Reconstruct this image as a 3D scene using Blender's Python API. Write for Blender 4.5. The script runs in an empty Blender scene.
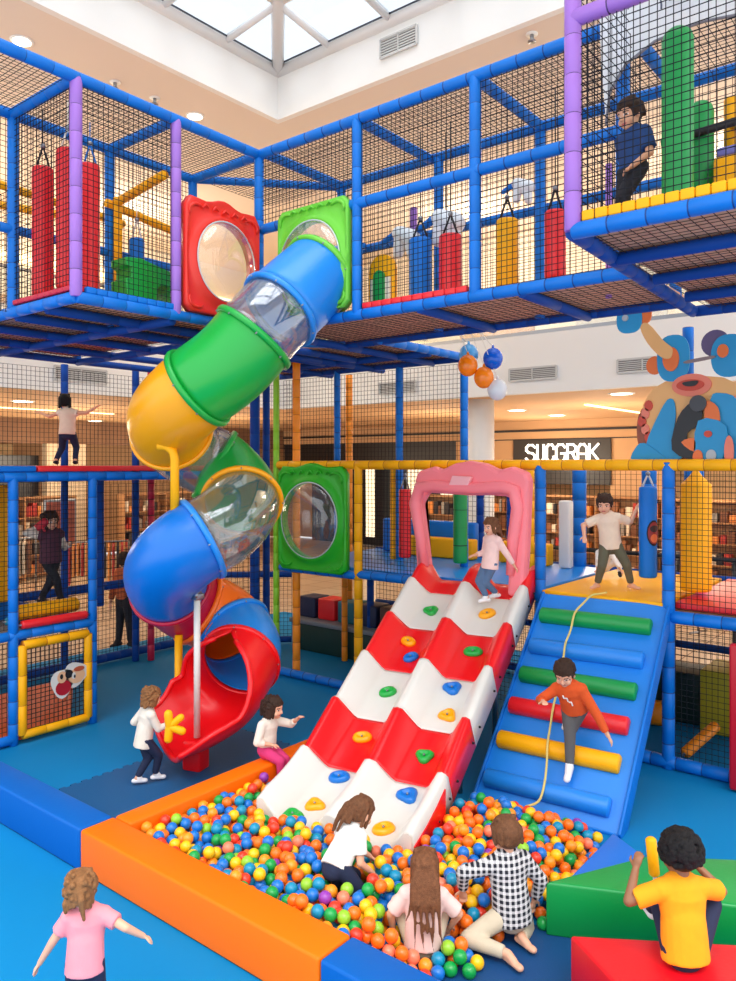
import bpy, bmesh, math, random
import numpy as np
from mathutils import Vector, Matrix
random.seed(7)
PI = math.pi
sc = bpy.context.scene
COL = sc.collection

# ---------------------------------------------------------------- materials
def lin(c):
    c = c / 255.0
    return c / 12.92 if c <= 0.04045 else ((c + 0.055) / 1.055) ** 2.4
def rgb(r, g, b): return (lin(r), lin(g), lin(b), 1.0)
MATS = {}
def mat(name, col, rough=0.5, bump=0.0, bscale=40.0, spec=0.5, metal=0.0, var=0.0, vscale=3.0, coat=0.0, emit=0.0):
    if name in MATS: return MATS[name]
    m = bpy.data.materials.new(name); m.use_nodes = True
    nt = m.node_tree; b = nt.nodes['Principled BSDF']
    b.inputs['Base Color'].default_value = rgb(*col)
    b.inputs['Roughness'].default_value = rough
    b.inputs['Metallic'].default_value = metal
    b.inputs['Specular IOR Level'].default_value = spec
    b.inputs['Coat Weight'].default_value = coat
    b.inputs['Coat Roughness'].default_value = 0.15
    if emit:
        b.inputs['Emission Color'].default_value = rgb(*col); b.inputs['Emission Strength'].default_value = emit
    tc = nt.nodes.new('ShaderNodeTexCoord')
    if var:
        n = nt.nodes.new('ShaderNodeTexNoise'); n.inputs['Scale'].default_value = vscale; n.inputs['Detail'].default_value = 3
        nt.links.new(tc.outputs['Object'], n.inputs['Vector'])
        h = nt.nodes.new('ShaderNodeHueSaturation'); h.inputs['Color'].default_value = rgb(*col)
        mr = nt.nodes.new('ShaderNodeMapRange'); mr.inputs['To Min'].default_value = 1 - var; mr.inputs['To Max'].default_value = 1 + var
        mr.inputs['From Min'].default_value = 0.25; mr.inputs['From Max'].default_value = 0.75
        nt.links.new(n.outputs['Fac'], mr.inputs['Value']); nt.links.new(mr.outputs['Result'], h.inputs['Value'])
        nt.links.new(h.outputs['Color'], b.inputs['Base Color'])
    if bump:
        n2 = nt.nodes.new('ShaderNodeTexNoise'); n2.inputs['Scale'].default_value = bscale; n2.inputs['Detail'].default_value = 4
        nt.links.new(tc.outputs['Object'], n2.inputs['Vector'])
        bp = nt.nodes.new('ShaderNodeBump'); bp.inputs['Strength'].default_value = bump; bp.inputs['Distance'].default_value = 0.01
        nt.links.new(n2.outputs['Fac'], bp.inputs['Height']); nt.links.new(bp.outputs['Normal'], b.inputs['Normal'])
    MATS[name] = m
    return m
def glass_mat(name, tint=(0.95, 0.96, 0.97), refl=0.12, rough=0.03, body=0.0, bodycol=(225, 228, 232)):
    m = bpy.data.materials.new(name); m.use_nodes = True
    nt = m.node_tree; nt.nodes.clear()
    out = nt.nodes.new('ShaderNodeOutputMaterial'); tr = nt.nodes.new('ShaderNodeBsdfTransparent'); tr.inputs[0].default_value = (*tint, 1)
    gl = nt.nodes.new('ShaderNodeBsdfGlossy'); gl.inputs['Roughness'].default_value = rough
    lw = nt.nodes.new('ShaderNodeLayerWeight'); lw.inputs['Blend'].default_value = 0.25
    mr = nt.nodes.new('ShaderNodeMapRange'); mr.inputs['To Min'].default_value = refl * 0.5; mr.inputs['To Max'].default_value = min(0.8, refl * 4)
    nt.links.new(lw.outputs['Facing'], mr.inputs['Value'])
    mx = nt.nodes.new('ShaderNodeMixShader'); nt.links.new(mr.outputs['Result'], mx.inputs[0])
    nt.links.new(tr.outputs[0], mx.inputs[1]); nt.links.new(gl.outputs[0], mx.inputs[2])
    last = mx
    if body:
        df = nt.nodes.new('ShaderNodeBsdfDiffuse'); df.inputs[0].default_value = rgb(*bodycol)
        m2 = nt.nodes.new('ShaderNodeMixShader'); m2.inputs[0].default_value = body
        nt.links.new(mx.outputs[0], m2.inputs[1]); nt.links.new(df.outputs[0], m2.inputs[2]); last = m2
    nt.links.new(last.outputs[0], out.inputs[0])
    MATS[name] = m
    return m

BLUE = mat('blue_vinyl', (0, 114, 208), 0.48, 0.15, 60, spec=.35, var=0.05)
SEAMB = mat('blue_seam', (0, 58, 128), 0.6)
DBLUE = mat('shaded_blue_vinyl', (4, 66, 150), 0.6, 0.1, 60, spec=.25)  # the frame's blue with shade put into the colour, for joists and inner tubes
YEL = mat('yellow_vinyl', (255, 178, 2), 0.48, 0.15, 60, spec=.3, var=0.04)
SEAMY = mat('yellow_seam', (196, 116, 8), 0.6)
PUR = mat('purple_vinyl', (164, 112, 204), 0.45, 0.15, 60, var=0.04)
SEAMP = mat('purple_seam', (84, 52, 110), 0.6)
ORV = mat('orange_vinyl', (250, 142, 12), 0.48, 0.12, 60, var=0.04)
SEAMO = mat('orange_seam', (176, 88, 10), 0.6)
MAG = mat('magenta_vinyl', (196, 18, 62), 0.45, 0.12, 60)
SEAMM = mat('magenta_seam', (110, 8, 40), 0.6)
LIME = mat('lime_vinyl', (140, 206, 36), 0.4, 0.1, 60)
REDV = mat('red_vinyl', (236, 32, 40), 0.38, 0.15, 60, var=0.05)
SEAMR = mat('red_seam', (130, 8, 20), 0.6)
GREENV = mat('green_vinyl', (6, 150, 70), 0.4, 0.12, 60, var=0.05)
NET = mat('net_cord', (36, 36, 42), 0.8, spec=.1)
NETBR = mat('net_cord_brown', (74, 54, 46), 0.8, spec=.1)
BROWNDECK = mat('deck_underside', (226, 172, 140), 0.8, 0.2, 90, var=0.12, vscale=8, spec=.1)
BLACK = mat('black_strap', (22, 22, 26), 0.6)
WHITEROPE = mat('white_rope', (226, 222, 214), 0.8, 0.3, 200)
STEEL = mat('steel', (150, 152, 156), 0.3, metal=0.9)
WHITEPL = mat('white_plastic', (224, 219, 210), 0.35, 0.05, 30)
REDPL = mat('red_plastic', (238, 14, 22), 0.3, 0.04, 30)
GRNPL = mat('green_plastic', (20, 168, 62), 0.28, 0.03, 20)
LGRNPL = mat('light_green_plastic', (112, 206, 58), 0.32, 0.03, 20)
YELPL = mat('yellow_plastic', (255, 170, 0), 0.28, 0.03, 20)
BLUPL = mat('blue_plastic', (0, 112, 204), 0.3, 0.03, 20)
LBLUPL = mat('sky_blue_plastic', (30, 138, 226), 0.3, 0.03, 20)
ORGPL = mat('orange_plastic', (255, 112, 8), 0.3, 0.03, 20)
MAGPL = mat('crimson_plastic', (190, 12, 56), 0.3, 0.03, 20)
PINKPL = mat('pink_plastic', (255, 132, 140), 0.42, 0.05, 20)
PALEPINK = mat('pale_pink_plastic', (252, 178, 182), 0.35)
CLEAR = glass_mat('clear_plastic', (0.93, 0.94, 0.95), 0.16, 0.04, 0.05)
BUBBLE = glass_mat('bubble_plastic', (0.94, 0.95, 0.96), 0.16, 0.05, 0.07)

# ---------------------------------------------------------------- mesh builder
def V3(p): return Vector(p)
def frame(w, side=None):
    w = Vector(w).normalized()
    if side is None: side = Vector((0, 0, 1)) if abs(w.z) < 0.9 else Vector((1, 0, 0))
    side = Vector(side); x = side - w * side.dot(w)
    if x.length < 1e-6:
        side = Vector((1, 0, 0)) if abs(w.x) < 0.9 else Vector((0, 1, 0)); x = side - w * side.dot(w)
    x.normalize(); return x, w.cross(x), w
class MB:
    def __init__(s): s.v = []; s.f = []; s.m = []; s.s = []
    def add(s, vs, fs, m=0, smooth=True):
        o = len(s.v); s.v += [tuple(p) for p in vs]
        ms = m if isinstance(m, (list, tuple)) else [m] * len(fs)
        for f, mm in zip(fs, ms):
            s.f.append(tuple(i + o for i in f)); s.m.append(mm); s.s.append(smooth)
        return s
    def box(s, c, size, m=0, bev=0.0, rot=0.0, M=None):
        bm = bmesh.new(); bmesh.ops.create_cube(bm, size=1.0)
        for v in bm.verts: v.co = Vector((v.co.x * size[0], v.co.y * size[1], v.co.z * size[2]))
        if bev: bmesh.ops.bevel(bm, geom=bm.edges[:], offset=bev, segments=3, affect='EDGES', profile=0.5)
        T = (M if M is not None else Matrix.Translation(Vector(c)) @ Matrix.Rotation(rot, 4, 'Z'))
        bm.transform(T); bm.verts.index_update()
        s.add([v.co for v in bm.verts], [[v.index for v in f.verts] for f in bm.faces], m, bool(bev)); bm.free(); return s
    def bx(s, x0, x1, y0, y1, z0, z1, m=0, bev=0.0):
        return s.box(((x0 + x1) / 2, (y0 + y1) / 2, (z0 + z1) / 2), (abs(x1 - x0), abs(y1 - y0), abs(z1 - z0)), m, bev)
    def prism(s, poly, z0, z1, m=0, bev=0.0):
        """poly: list of (x, y) counter-clockwise; upright prism (z1 may be a list of top heights)"""
        bm = bmesh.new(); n = len(poly)
        zt = z1 if isinstance(z1, (list, tuple)) else [z1] * n
        lo = [bm.verts.new((x, y, z0)) for x, y in poly]; hi = [bm.verts.new((p[0], p[1], z)) for p, z in zip(poly, zt)]
        bm.faces.new(lo[::-1]); bm.faces.new(hi)
        for i in range(n): bm.faces.new((lo[i], lo[(i + 1) % n], hi[(i + 1) % n], hi[i]))
        bmesh.ops.recalc_face_normals(bm, faces=bm.faces[:])
        if bev: bmesh.ops.bevel(bm, geom=bm.edges[:], offset=bev, segments=3, affect='EDGES', profile=0.5)
        bm.verts.index_update()
        s.add([v.co for v in bm.verts], [[v.index for v in f.verts] for f in bm.faces], m, bool(bev)); bm.free(); return s
    def slab(s, pts2, O, ex, ey, t, m=0, bev=0.0, mi=None):
        """flat outline pts2 in the plane (O, ex, ey), thickness t along ex x ey, centred"""
        ex = Vector(ex); ey = Vector(ey); n = ex.cross(ey).normalized(); O = Vector(O)
        bm = bmesh.new(); k = len(pts2)
        a = [bm.verts.new(O + ex * x + ey * y - n * t / 2) for x, y in pts2]; b = [bm.verts.new(O + ex * x + ey * y + n * t / 2) for x, y in pts2]
        bm.faces.new(a[::-1]); bm.faces.new(b)
        for i in range(k): bm.faces.new((a[i], a[(i + 1) % k], b[(i + 1) % k], b[i]))
        bmesh.ops.recalc_face_normals(bm, faces=bm.faces[:])
        if bev: bmesh.ops.bevel(bm, geom=[e for e in bm.edges if len(e.link_faces) == 2 and e.calc_face_angle(0) > 0.6], offset=bev, segments=2, affect='EDGES', profile=0.5)
        bm.verts.index_update()
        s.add([v.co for v in bm.verts], [[v.index for v in f.verts] for f in bm.faces], m, False); bm.free(); return s
    def rings(s, pts, rad, n=16, m=0, caps=True, side=None, flat=1.0, closed=False):
        """tube through pts with radius list; parallel-transported frame"""
        pts = [Vector(p) for p in pts]; k = len(pts)
        rad = rad if isinstance(rad, (list, tuple)) else [rad] * k
        x = None; vs = []
        for i, p in enumerate(pts):
            if closed: t = pts[(i + 1) % k] - pts[i - 1]
            else: t = pts[min(i + 1, k - 1)] - pts[max(i - 1, 0)]
            if t.length < 1e-9: t = Vector((0, 0, 1))
            x0, y0, w = frame(t, x if x is not None else side); x = x0
            for j in range(n):
                a = 2 * PI * j / n
                vs.append(p + x0 * math.cos(a) * rad[i] + y0 * math.sin(a) * rad[i] * flat)
        fs = []; ms = []
        kk = k if closed else k - 1
        for i in range(kk):
            for j in range(n):
                i2 = (i + 1) % k
                fs.append((i * n + j, i * n + (j + 1) % n, i2 * n + (j + 1) % n, i2 * n + j)); ms.append(m[i] if isinstance(m, (list, tuple)) else m)
        if caps and not closed:
            fs.append(tuple(range(n))[::-1]); fs.append(tuple((k - 1) * n + j for j in range(n)))
            ms += [ms[0], ms[kk * n - 1]]
        return s.add(vs, fs, ms)
    def tube(s, p0, p1, r, n=12, m=0): return s.rings([p0, p1], r, n, m)
    def cap(s, p0, r0, p1, r1, n=12, m=0, e0=True, e1=True, side=None, flat=1.0):
        """tapered capsule, rounded (e True) or flat ends"""
        p0 = Vector(p0); p1 = Vector(p1); w = p1 - p0
        if w.length < 1e-6: w = Vector((0, 0, 1e-4)); p1 = p0 + w
        x, y, w = frame(w, side); prof = []
        if e0: prof += [(-r0 * math.cos(t), r0 * math.sin(t), 0) for t in (0.3, 0.7, 1.1)]
        prof += [(0, r0, 0), (0, r1, 1)]
        if e1: prof += [(r1 * math.sin(t), r1 * math.cos(t), 1) for t in (0.47, 0.87, 1.27)]
        vs = []
        for d, r, e in prof:
            c = (p1 if e else p0) + w * d
            for j in range(n):
                a = 2 * PI * j / n; vs.append(c + x * math.cos(a) * r + y * math.sin(a) * r * flat)
        k = len(prof); fs = []
        for i in range(k - 1):
            for j in range(n): fs.append((i * n + j, i * n + (j + 1) % n, (i + 1) * n + (j + 1) % n, (i + 1) * n + j))
        fs.append(tuple(range(n))[::-1]); fs.append(tuple((k - 1) * n + j for j in range(n)))
        return s.add(vs, fs, m)
    def ell(s, c, r, n=16, k=10, m=0, M=None):
        c = Vector(c); vs = []; fs = []
        r = r if isinstance(r, (tuple, list)) else (r, r, r)
        for i in range(1, k):
            t = PI * i / k
            for j in range(n):
                a = 2 * PI * j / n; p = Vector((r[0] * math.sin(t) * math.cos(a), r[1] * math.sin(t) * math.sin(a), r[2] * math.cos(t)))
                vs.append(c + (M @ p if M is not None else p))
        top = Vector((0, 0, r[2])); vs.append(c + (M @ top if M is not None else top)); vs.append(c - (M @ top if M is not None else top))
        for i in range(k - 2):
            for j in range(n): fs.append((i * n + j, (i + 1) * n + j, (i + 1) * n + (j + 1) % n, i * n + (j + 1) % n))
        T = len(vs) - 2; B = T + 1
        for j in range(n):
            fs.append((T, j, (j + 1) % n)); fs.append((B, (k - 2) * n + (j + 1) % n, (k - 2) * n + j))
        return s.add(vs, fs, m)
    def pad(s, p0, p1, r, seam=0.26, n=12, ms=1):
        """foam-sleeved pipe: sleeve segments with dark seams between them"""
        p0 = Vector(p0); p1 = Vector(p1); L = (p1 - p0).length; w = (p1 - p0) / L
        k = max(1, round(L / seam)); pts = []; rad = []; mi = []
        for i in range(k):
            a = L * i / k; b = L * (i + 1) / k; g = 0.007
            pts += [p0 + w * (a + 0.001), p0 + w * (a + g), p0 + w * (b - g)]; rad += [r * 0.9, r, r]; mi += [0, 0, ms]
        pts.append(p1); rad.append(r * 0.9)
        return s.rings(pts, rad, n, mi)
    def net(s, O, eu, ev, sp=0.055, t=0.007, m=0):
        """knotted net panel: cords along eu and ev"""
        O = Vector(O); eu = Vector(eu); ev = Vector(ev); n = eu.cross(ev).normalized()
        Lu, Lv = eu.length, ev.length; du, dv = eu / Lu, ev / Lv
        nu = max(1, round(Lv / sp)); nv = max(1, round(Lu / sp)); h = t / 2
        def cord(a, b, side):
            # slight slack: three-point cord
            off = n * random.uniform(-0.006, 0.006) + side * random.uniform(-0.006, 0.006)
            P = [a, a.lerp(b, 0.5) + off, b]; vs = []; fs = []
            for p in P: vs += [p + side * h + n * h, p - side * h + n * h, p - side * h - n * h, p + side * h - n * h]
            for i in (0, 1):
                for j in range(4): fs.append((i * 4 + j, i * 4 + (j + 1) % 4, (i + 1) * 4 + (j + 1) % 4, (i + 1) * 4 + j))
            s.add(vs, fs, m, False)
        for i in range(nu + 1): a = O + ev * (i / nu); cord(a, a + eu, dv)
        for i in range(nv + 1): a = O + eu * (i / nv); cord(a, a + ev, du)
        return s
    def mesh(s, name, mats, base=(0, 0, 0), recalc=True):
        me = bpy.data.meshes.new(name); b = Vector(base)
        me.from_pydata([(p[0] - b.x, p[1] - b.y, p[2] - b.z) for p in s.v], [], s.f)
        for m in (mats if isinstance(mats, (list, tuple)) else [mats]): me.materials.append(m)
        me.polygons.foreach_set('material_index', s.m); me.polygons.foreach_set('use_smooth', s.s)
        if recalc:
            bm = bmesh.new(); bm.from_mesh(me); bmesh.ops.recalc_face_normals(bm, faces=bm.faces[:]); bm.to_mesh(me); bm.free()
        me.update(); return me

def thing(name, label, cat, base=(0, 0, 0), rotz=0.0, group=None):
    o = bpy.data.objects.new(name, None); COL.objects.link(o); o.location = base; o.rotation_euler = (0, 0, rotz)
    o.empty_display_size = 0.1; o['label'] = label; o['category'] = cat
    if group: o['group'] = group
    return o
def wbase(p):
    b = Vector((0, 0, 0))
    while p is not None: b += Vector(p.location); p = p.parent
    return b
def part(parent, name, mb, mats, label=None, world=True, recalc=True, kind=None):
    me = mb.mesh(name, mats, wbase(parent) if world else (0, 0, 0), recalc)
    o = bpy.data.objects.new(name, me); COL.objects.link(o); o.parent = parent
    if label: o['label'] = label
    if kind: o['kind'] = kind
    return o
def solo(name, label, cat, mb, mats, base=(0, 0, 0), group=None, kind=None, world=True, recalc=True):
    me = mb.mesh(name, mats, base if world else (0, 0, 0), recalc)
    o = bpy.data.objects.new(name, me); COL.objects.link(o); o.location = base; o['label'] = label; o['category'] = cat
    if group: o['group'] = group
    if kind: o['kind'] = kind
    return o
def struct(name, mb, mats, label=None):
    o = bpy.data.objects.new(name, mb.mesh(name, mats)); COL.objects.link(o); o['kind'] = 'structure'
    if label: o['label'] = label
    return o
def dup(root, loc, rotz=None, label=None, group=None):
    r = root.copy(); COL.objects.link(r); r.location = loc
    if rotz is not None: r.rotation_euler = (0, 0, rotz)
    if label: r['label'] = label
    if group: r['group'] = group
    for ch in list(root.children):
        c = ch.copy(); COL.objects.link(c); c.parent = r
        for g in list(ch.children):
            d = g.copy(); COL.objects.link(d); d.parent = c
    return r
# ---------------------------------------------------------------- the mall (axes: X and Y along the two wings of the play frame)
CZ = 9.5          # mall ceiling
SF = 4.6          # soffit over the shop walk
FL2 = 5.75        # upper mall floor
FE = 13.75        # fascia line
WHITE = mat('white_paint', (240, 238, 233), 0.7)
CEIL = mat('ceiling_paint', (232, 216, 200), 0.8)
SOFF = mat('soffit_paint', (214, 170, 124), 0.75)
TANW = mat('tan_wall', (200, 156, 112), 0.7, var=0.06, vscale=1.0)
BEIGEW = mat('upper_wall', (234, 220, 198), 0.8, var=0.05, vscale=0.8)
WOOD = mat('brown_panel', (120, 84, 56), 0.6, var=0.15, vscale=2.0)
DARKF = mat('dark_shopfront', (34, 28, 26), 0.35)
LAMP = mat('lamp_warm', (255, 236, 205), 0.5, emit=5.0)
LAMPS = mat('lamp_strip', (255, 220, 160), 0.5, emit=3.0)
# play floor: one soft blue mat
BLUEFLOOR = mat('blue_foam_floor', (0, 124, 182), 0.75, 0.1, 30, spec=.2, var=0.03, vscale=0.7)
struct('floor', MB().bx(-4, 12.0, -3, 12.0, -0.04, 0.0), BLUEFLOOR)
TILE = bpy.data.materials.new('mall_tiles'); TILE.use_nodes = True
_nt = TILE.node_tree; _b = _nt.nodes['Principled BSDF']; _b.inputs['Roughness'].default_value = 0.2
_tc = _nt.nodes.new('ShaderNodeTexCoord'); _br = _nt.nodes.new('ShaderNodeTexBrick')
_br.inputs['Color1'].default_value = rgb(214, 194, 168); _br.inputs['Color2'].default_value = rgb(206, 184, 156); _br.inputs['Mortar'].default_value = rgb(150, 130, 110)
_br.inputs['Scale'].default_value = 1.0; _br.inputs['Brick Width'].default_value = 0.8; _br.inputs['Row Height'].default_value = 0.8; _br.inputs['Mortar Size'].default_value = 0.012; _br.offset = 0
_nt.links.new(_tc.outputs['Object'], _br.inputs['Vector']); _nt.links.new(_br.outputs['Color'], _b.inputs['Base Color'])
struct('floor_mall', MB().bx(-12, 26, -12, 26, -0.3, -0.045), TILE)
# ceiling with the skylight opening
S0, SU, SV = 1.0, 9.95, 10.1
mb = MB(); mb.bx(-.5, 26, SV + .06, 26, CZ, CZ + 0.1); mb.bx(SU + .06, 26, -2, SV + .06, CZ, CZ + 0.1); mb.bx(-.5, S0, S0, SV, CZ, CZ + 0.1); mb.bx(-.5, SU, -2, S0, CZ, CZ + 0.1)
struct('ceiling', mb, CEIL)
mb = MB(); WT = 10.38
mb.bx(S0, SU + 0.12, SV, SV + 0.12, CZ - 0.005, WT); struct('wall_skylight_left', mb, WHITE)
mb = MB(); mb.bx(SU, SU + 0.12, S0, SV - .001, CZ - 0.005, WT); struct('wall_skylight_right', mb, WHITE)
mb = MB(); mb.bx(S0 - 0.12, S0, S0, SV, CZ - 0.02, WT); mb.bx(S0, SU, S0 - 0.12, S0, CZ - 0.02, WT); struct('wall_skylight_near', mb, WHITE)
# pyramid skylight: rim, hips, mullions, glass
FRM = mat('skylight_frame', (236, 237, 236), 0.5)
SKG = glass_mat('skylight_glass', (0.56, 0.59, 0.63), 0.08, 0.05)
GASK = mat('dark_gasket', (60, 66, 80), 0.6)
win = bpy.data.objects.new('window_1', None); COL.objects.link(win); win['kind'] = 'structure'
cu, cv, ch = (S0 + SU) / 2, (S0 + SV) / 2, WT + .6
apex = Vector((cu, cv, ch)); co = [Vector((S0, S0, WT)), Vector((SU, S0, WT)), Vector((SU, SV, WT)), Vector((S0, SV, WT))]
mb = MB()
for i in range(4): mb.tube(co[i], co[(i + 1) % 4], 0.12, 8)
for c in co: mb.tube(c, apex, 0.11, 8)
gm = MB(); gk = MB()
for i in range(4):
    a, b = co[i], co[(i + 1) % 4]; N = 7
    for k in range(1, N):
        p = a.lerp(b, k / N); f = min(k, N - k) / (N / 2)
        q = a.lerp(b, 0.5); q2 = p + (apex - q) * f
        mb.tube(p, q2, 0.07, 6)
    for lv in (2 / 7, 4 / 7, 6 / 7): mb.tube(a.lerp(apex, lv), b.lerp(apex, lv), 0.07, 6)
    for lv in (0.004, 2 / 7, 4 / 7): gk.tube(a.lerp(apex, lv + 0.028), b.lerp(apex, lv + 0.028), 0.018, 4)
    gm.add([a, b, apex], [(0, 1, 2)], 0, False)
part(win, 'frame', mb, FRM); part(win, 'glass_pane', gm, SKG, recalc=False); part(win, 'gasket', gk, GASK)
# fascias, soffits, slab of the upper walk
mb = MB(); mb.bx(FE, FE + 0.15, -9, FE + 0.15, SF, FL2); struct('trim_1', mb, WHITE)
mb = MB(); mb.bx(-9, FE, FE, FE + 0.15, SF, FL2); struct('trim_2', mb, WHITE)
mb = MB(); mb.bx(FE + 0.15, 26, -9, 26, SF, SF + 0.1); mb.bx(-9, FE + 0.15, FE + 0.15, 26, SF, SF + 0.1); struct('ceiling_walkway', mb, SOFF)
mb = MB(); mb.bx(FE + 0.15, 26, -9, 26, FL2 - 0.1, FL2); mb.bx(-9, FE + 0.15, FE + 0.15, 26, FL2 - 0.1, FL2); struct('floor_upper', mb, TILE)
WU = 22.6
struct('wall_right', MB().bx(WU + 2.5, WU + 2.7, -9, 26, 0, SF), TANW)
struct('wall_left', MB().bx(-9, 26, WU + 2.5, WU + 2.7, 0, SF), TANW)
struct('wall_upper_right', MB().bx(19.0, 19.2, -9, 19, FL2, CZ), BEIGEW)
struct('wall_upper_left', MB().bx(-9, 19, 19.0, 19.2, FL2, CZ), BEIGEW)
# bulkheads over the shop fronts
struct('trim_3', MB().bx(WU - 0.1, WU + 0.2, -9, WU, 4.02, SF), TANW)
struct('trim_4', MB().bx(-9, WU, WU - 0.1, WU + 0.2, 3.86, SF), WOOD)
mb = MB(); mb.bx(WU - 0.14, WU - 0.1, -9, WU, 4.26, 4.33); mb.bx(WU - 0.12, WU - 0.1, -9, WU, 4.0, 4.03); struct('trim_5', mb, DARKF)
# glass balustrade of the upper walk
GL = glass_mat('balustrade_glass', (0.9, 0.94, 0.93), 0.15, 0.03, 0.06)
for nm, lab, ax in (('glass_balustrade', 'glass balustrade of the upper mall floor above the lit shop sign', 0), ('glass_balustrade', 'glass balustrade of the upper mall floor behind the long red bags', 1)):
    t = thing(nm, lab, 'balustrade', (FE + 0.1, 5, FL2) if ax == 0 else (5, FE + 0.1, FL2))
    r = MB(); g = MB(); p = MB()
    if ax == 0: r.tube((FE + .1, -9, FL2 + 1.05), (FE + .1, FE, FL2 + 1.05), 0.035); g.bx(FE + .09, FE + .11, -9, FE, FL2 + 0.08, FL2 + 1.02); p.bx(FE + .05, FE + .15, -9, FE, FL2, FL2 + 0.08)
    else: r.tube((-9, FE + .1, FL2 + 1.05), (FE, FE + .1, FL2 + 1.05), 0.035); g.bx(-9, FE, FE + .09, FE + .11, FL2 + 0.08, FL2 + 1.02); p.bx(-9, FE, FE + .05, FE + .15, FL2, FL2 + 0.08)
    part(t, 'handrail', r, STEEL); part(t, 'glass_panel', g, GL); part(t, 'base_channel', p, STEEL)
# white round column
struct('trim_6', MB().rings([(14.5, 8.54, 0), (14.5, 8.54, SF)], 0.3, 32), WHITE, 'white round column')
# air vents
VENTD = mat('vent_dark', (120, 118, 114), 0.6); VENTF = mat('vent_frame', (205, 204, 200), 0.5)
def vent(label, c, ax, w, h):
    t = thing('air_vent', label, 'vent', c); e = Vector((0, 1, 0)) if ax == 0 else Vector((1, 0, 0)); n = Vector((-1, 0, 0)) if ax == 0 else Vector((0, -1, 0)); c = Vector(c)
    def b(mb, da, dz, wa, wz, dn, tn): mb.box(c + e * da + Vector((0, 0, dz)) + n * dn, ((tn, wa, wz) if ax == 0 else (wa, tn, wz)))
    f = MB(); b(f, 0, h / 2, w, .03, .02, .03); b(f, 0, -h / 2, w, .03, .02, .03); b(f, w / 2, 0, .03, h, .02, .03); b(f, -w / 2, 0, .03, h, .02, .03); b(f, 0, 0, .02, h, .02, .03)
    part(t, 'frame', f, VENTF); k = MB(); b(k, 0, 0, w, h, .004, .008); part(t, 'backing', k, VENTD)
    s = MB(); N = 7
    for i in range(N): b(s, 0, -h / 2 + h * (i + .5) / N, w, h / N * 0.45, .015, .02)
    part(t, 'louvres', s, VENTF)
vent('slotted air vent on the white band above the lit shop sign', (FE - .01, 6.92, 4.98), 0, 1.0, 0.24)
vent('slotted air vent on the white band beside the painted cut-out figure', (FE - .01, 4.78, 4.98), 0, 0.9, 0.24)
vent('slotted air vent on the white band seen between the orange and blue posts', (FE - .01, 10.2, 4.92), 0, 1.0, 0.24)
vent('slotted air vent on the white band above the child with outstretched arms', (8.2, FE - .01, 4.95), 1, 1.1, 0.26)
vent('large air vent high on the white skylight well', (SU - .01, 7.35, 9.96), 0, 0.72, 0.3)
# ceiling downlights
def downlight(label, c, r=0.13, grp=None):
    t = thing('ceiling_downlight', label, 'ceiling light', c, 0, grp)
    part(t, 'rim', MB().rings([(c[0], c[1], c[2] - 0.012), (c[0], c[1], c[2] + 0.0)], [r * 1.25, r * 1.3], 20), WHITE); part(t, 'lens', MB().rings([(c[0], c[1], c[2] - 0.02), (c[0], c[1], c[2] - 0.012)], r, 20), LAMP)
DLG = 'downlights in the beige mall ceiling'
downlight('round ceiling downlight above the top left end of the blue frame', (5.72, 11.19, CZ)); 
downlight('round ceiling downlight above the second purple post', (8.91, 11.16, CZ)); downlight('small ceiling downlight seen through the roof net beside the corner of the skylight', (10.75, 9.8, CZ), 0.09)
for c, l in (((14.25 + .6, 5.58, SF), 'soffit downlight nearest the painted cut-out figure'), ((17.7, 9.35, SF), 'soffit downlight above and left of the lit shop sign'), ((20.17, 9.41, SF), 'soffit downlight just above the dark line over the lit shop sign'),
             ((8.44, 16.46, SF), 'soffit downlight left of the child with outstretched arms'), ((13.62, 22.0, SF), 'soffit downlight right of the child with outstretched arms')): downlight(l, c, 0.2)
mb = MB(); mb.box((18.9, 7.2, SF - 0.014), (3.9, 0.08, 0.03)); solo('strip_light', 'thin light strip set in the soffit beside the painted cut-out figure', 'ceiling light', mb, LAMPS, (18.9, 7.2, SF))
mb = MB(); mb.box((10.0, 18.5, SF - 0.014), (4.0, 0.1, 0.03)); solo('strip_light', 'thin light strip set in the soffit behind the child with outstretched arms', 'ceiling light', mb, LAMPS, (10, 18.5, SF))
def nozzle(label, c):
    t = thing('sprinkler', label, 'sprinkler', c); mb = MB(); mb.tube(c, (c[0], c[1], c[2] - .1), .03); mb.tube((c[0], c[1], c[2] - .1), (c[0], c[1], c[2] - .12), .06)
    part(t, 'head', mb, STEEL); part(t, 'plate', MB().tube((c[0], c[1], c[2] - .01), c, .09), WHITE)
nozzle('small sprinkler in the ceiling above the first purple post', (7.3, 11.2, CZ)); nozzle('small sprinkler in the ceiling left of the second ceiling downlight', (8.04, 11.15, CZ)); nozzle('small sprinkler in the ceiling over the blue top beam on the right', (10.3, 5.2, CZ))
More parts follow.
